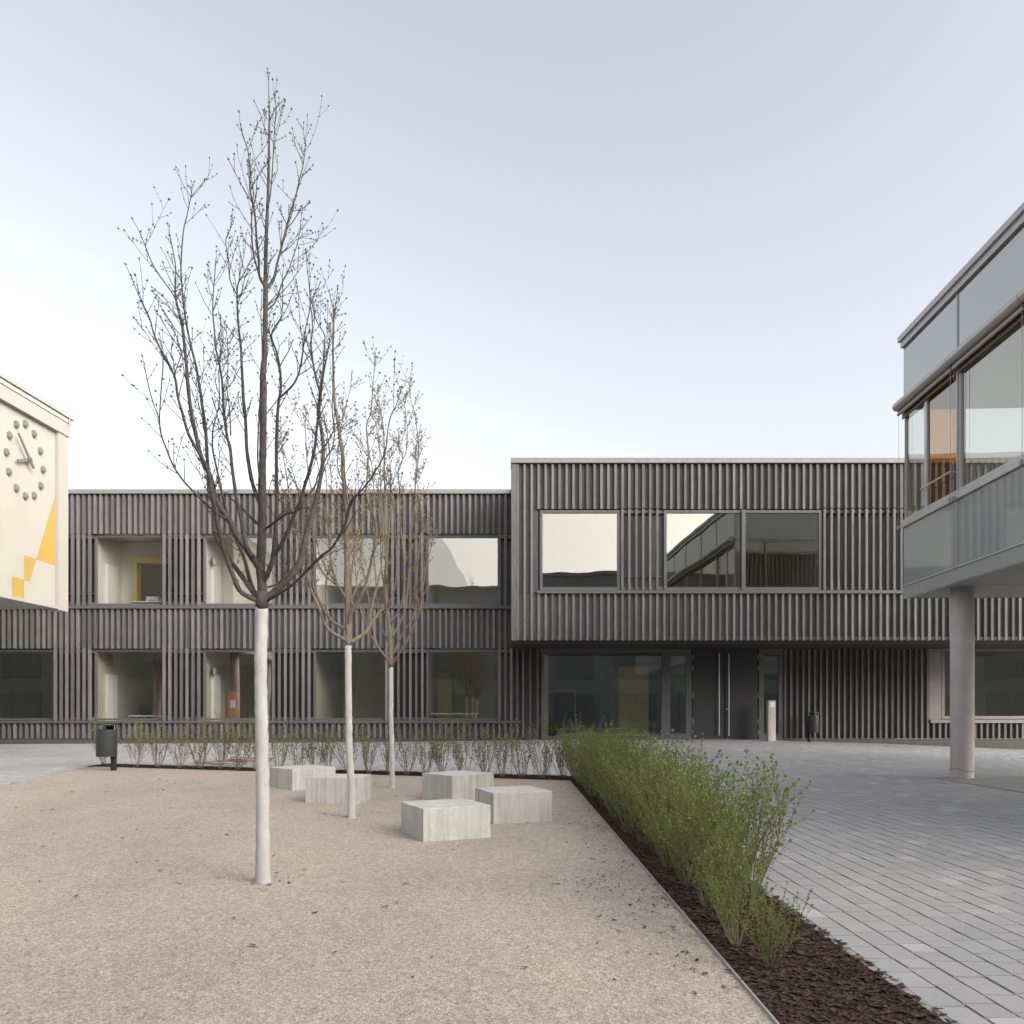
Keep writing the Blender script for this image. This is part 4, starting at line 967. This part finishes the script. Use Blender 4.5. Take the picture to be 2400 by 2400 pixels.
# ------------------------------------------------------------------ hedge shrubs
def make_shrub(seed, nst, h, spread, leaf_s, dens, mats, vase, start):
    rnd = random.Random(seed)
    st = MB(); lf = MB()
    def leaf(p, d, s):
        d = d.normalized(); u = d.orthogonal().normalized(); a = rnd.uniform(0, 6.3); u = u * math.cos(a) + d.cross(u) * math.sin(a)
        n_ = d.cross(u); w = s * rnd.uniform(.20, .28)
        lf.add([p, p + d * s * .5 + u * w + n_ * s * .06, p + d * s, p + d * s * .5 - u * w + n_ * s * .06], [(0, 1, 2), (0, 2, 3)])
    def shoot(p, d, L, r, up, lv, st0):
        n = max(4, int(L / .06)); q = p.copy(); dd = d.normalized(); pts = [q.copy()]
        for i in range(n):
            dd = (dd + Vector((rnd.gauss(0, .07), rnd.gauss(0, .07), up))).normalized(); q = q + dd * (L / n); pts.append(q.copy())
        st.tube(pts, [r * (1 - .7 * i / n) for i in range(n + 1)], 4 if r > .003 else 3, False)
        for i in range(1, n + 1):
            f = i / n
            t = (pts[i] - pts[i - 1]).normalized()
            if f > st0:
                m_ = dens * (.5 + f * .8)
                m_ *= .6; nodes = [pts[i - 1].lerp(pts[i], rnd.random()) for _ in range(2)]
                for q_ in range(int(m_ * 2) + (rnd.random() < (m_ * 2) % 1)):
                    o = t.orthogonal().normalized(); a = rnd.uniform(0, 6.3); o = o * math.cos(a) + t.cross(o) * math.sin(a)
                    leaf(nodes[q_ % 2], t * .75 + o * rnd.uniform(.5, 1.1), leaf_s * rnd.uniform(.6, 1.2))
            if lv and .25 < f < .92 and rnd.random() < .42:
                o = t.orthogonal().normalized(); a = rnd.uniform(0, 6.3); o = o * math.cos(a) + t.cross(o) * math.sin(a)
                shoot(pts[i], t + o * .75, L * rnd.uniform(.16, .4), r * .55, up * 1.2, lv - 1, .1)
        for _ in range(3): leaf(pts[-1], dd + Vector((rnd.gauss(0, .4), rnd.gauss(0, .4), .2)), leaf_s)
    for i in range(nst):
        a = rnd.uniform(0, 6.3); sp = spread * math.sqrt(rnd.random())
        b0 = Vector((math.cos(a) * .04 * rnd.random(), math.sin(a) * .04 * rnd.random(), -.03))
        d = Vector((math.cos(a) * sp, math.sin(a) * sp, 1))
        shoot(b0, d, h * rnd.uniform(.65, 1.08), rnd.uniform(.0042, .007), vase, 1, start)
    return st, lf
def shrub_proto(k, args, mats):
    st, lf = make_shrub(k, *args, mats=mats, vase=.05, start=args_start)
    return st, lf
GN = 'leafy hedge shrubs between gravel and paving'; GF = 'thin shrubs in the far row'
near_p = []; far_p = []
for k in range(5):
    st, lf = make_shrub(100 + k, 19, 1.18, .62, .035, 2.8, None, .055, .28)
    r = empty('hedge_shrub'); st.build('stems', 'stem', r); lf.build('leaves', 'leaf', r)
    tag(r, 'green leafy shrub in the dense hedge row between gravel and paving', 'shrub', GN); near_p.append(r)
for k in range(6):
    st, lf = make_shrub(200 + k, 13, 1.06, .75, .036, 2.0, None, .10, .28)
    r = empty('thin_shrub'); st.build('stems', 'stem2', r); lf.build('leaves', 'leaf2', r)
    tag(r, 'thin vase shaped shrub with sparse young leaves in the far row along the paving', 'shrub', GF); far_p.append(r)
rnd = random.Random(5); cnt = 0
y = 5.8; row = 0
while y < 16.5:
    src = near_p[cnt % 5]; o = src if cnt < 5 else copy_tree(src)
    x = 1.64 + (.18 if cnt % 2 else -.16) + rnd.uniform(-.05, .05)
    o.location = (x, y, float(zg(x, y))); s = rnd.uniform(.86, 1.05); o.scale = (s, s, s * rnd.uniform(.92, 1.05)); o.rotation_euler = (0, 0, rnd.uniform(0, 6.28))
    cnt += 1; y += rnd.uniform(.30, .40)
for (x, y, s) in ((1.52, 5.32, .74), (1.44, 4.86, .60), (1.52, 4.42, .50)):
    o = copy_tree(near_p[cnt % 5]); o.location = (x, y, float(zg(x, y))); o.scale = (s, s, s); o.rotation_euler = (0, 0, rnd.uniform(0, 6.28)); cnt += 1
    tag(o, 'small low shrub at the open end of the hedge bed where mulch shows', 'shrub', 'low shrubs at the end of the hedge bed')
# the front shrub with long shoots bending over the paving
st, lf = make_shrub(311, 9, 1.15, .95, .036, 2.1, None, .06, .3)
r = empty('hedge_shrub', (1.82, 5.85, 0)); st.build('stems', 'stem', r); lf.build('leaves', 'leaf', r)
tag(r, 'open shrub at the front end of the hedge with shoots bending over the paving', 'shrub')
us = [246, 318, 366, 418, 467, 515, 558, 602, 655, 700, 738, 775, 822, 868, 908, 955, 994, 1040, 1083, 1136, 1178, 1224, 1270, 1316, 1352, 1390]
for k, u in enumerate(us):
    src = far_p[k % 6]; o = src if k < 6 else copy_tree(src)
    Y = 16.85 + rnd.uniform(-.08, .08); x = PX(u, Y) + rnd.uniform(-.05, .05)
    o.location = (x, Y, float(zg(x, Y))); s = rnd.uniform(.88, 1.12); o.scale = (s * .95, s * .95, s); o.rotation_euler = (0, 0, rnd.uniform(0, 6.28))
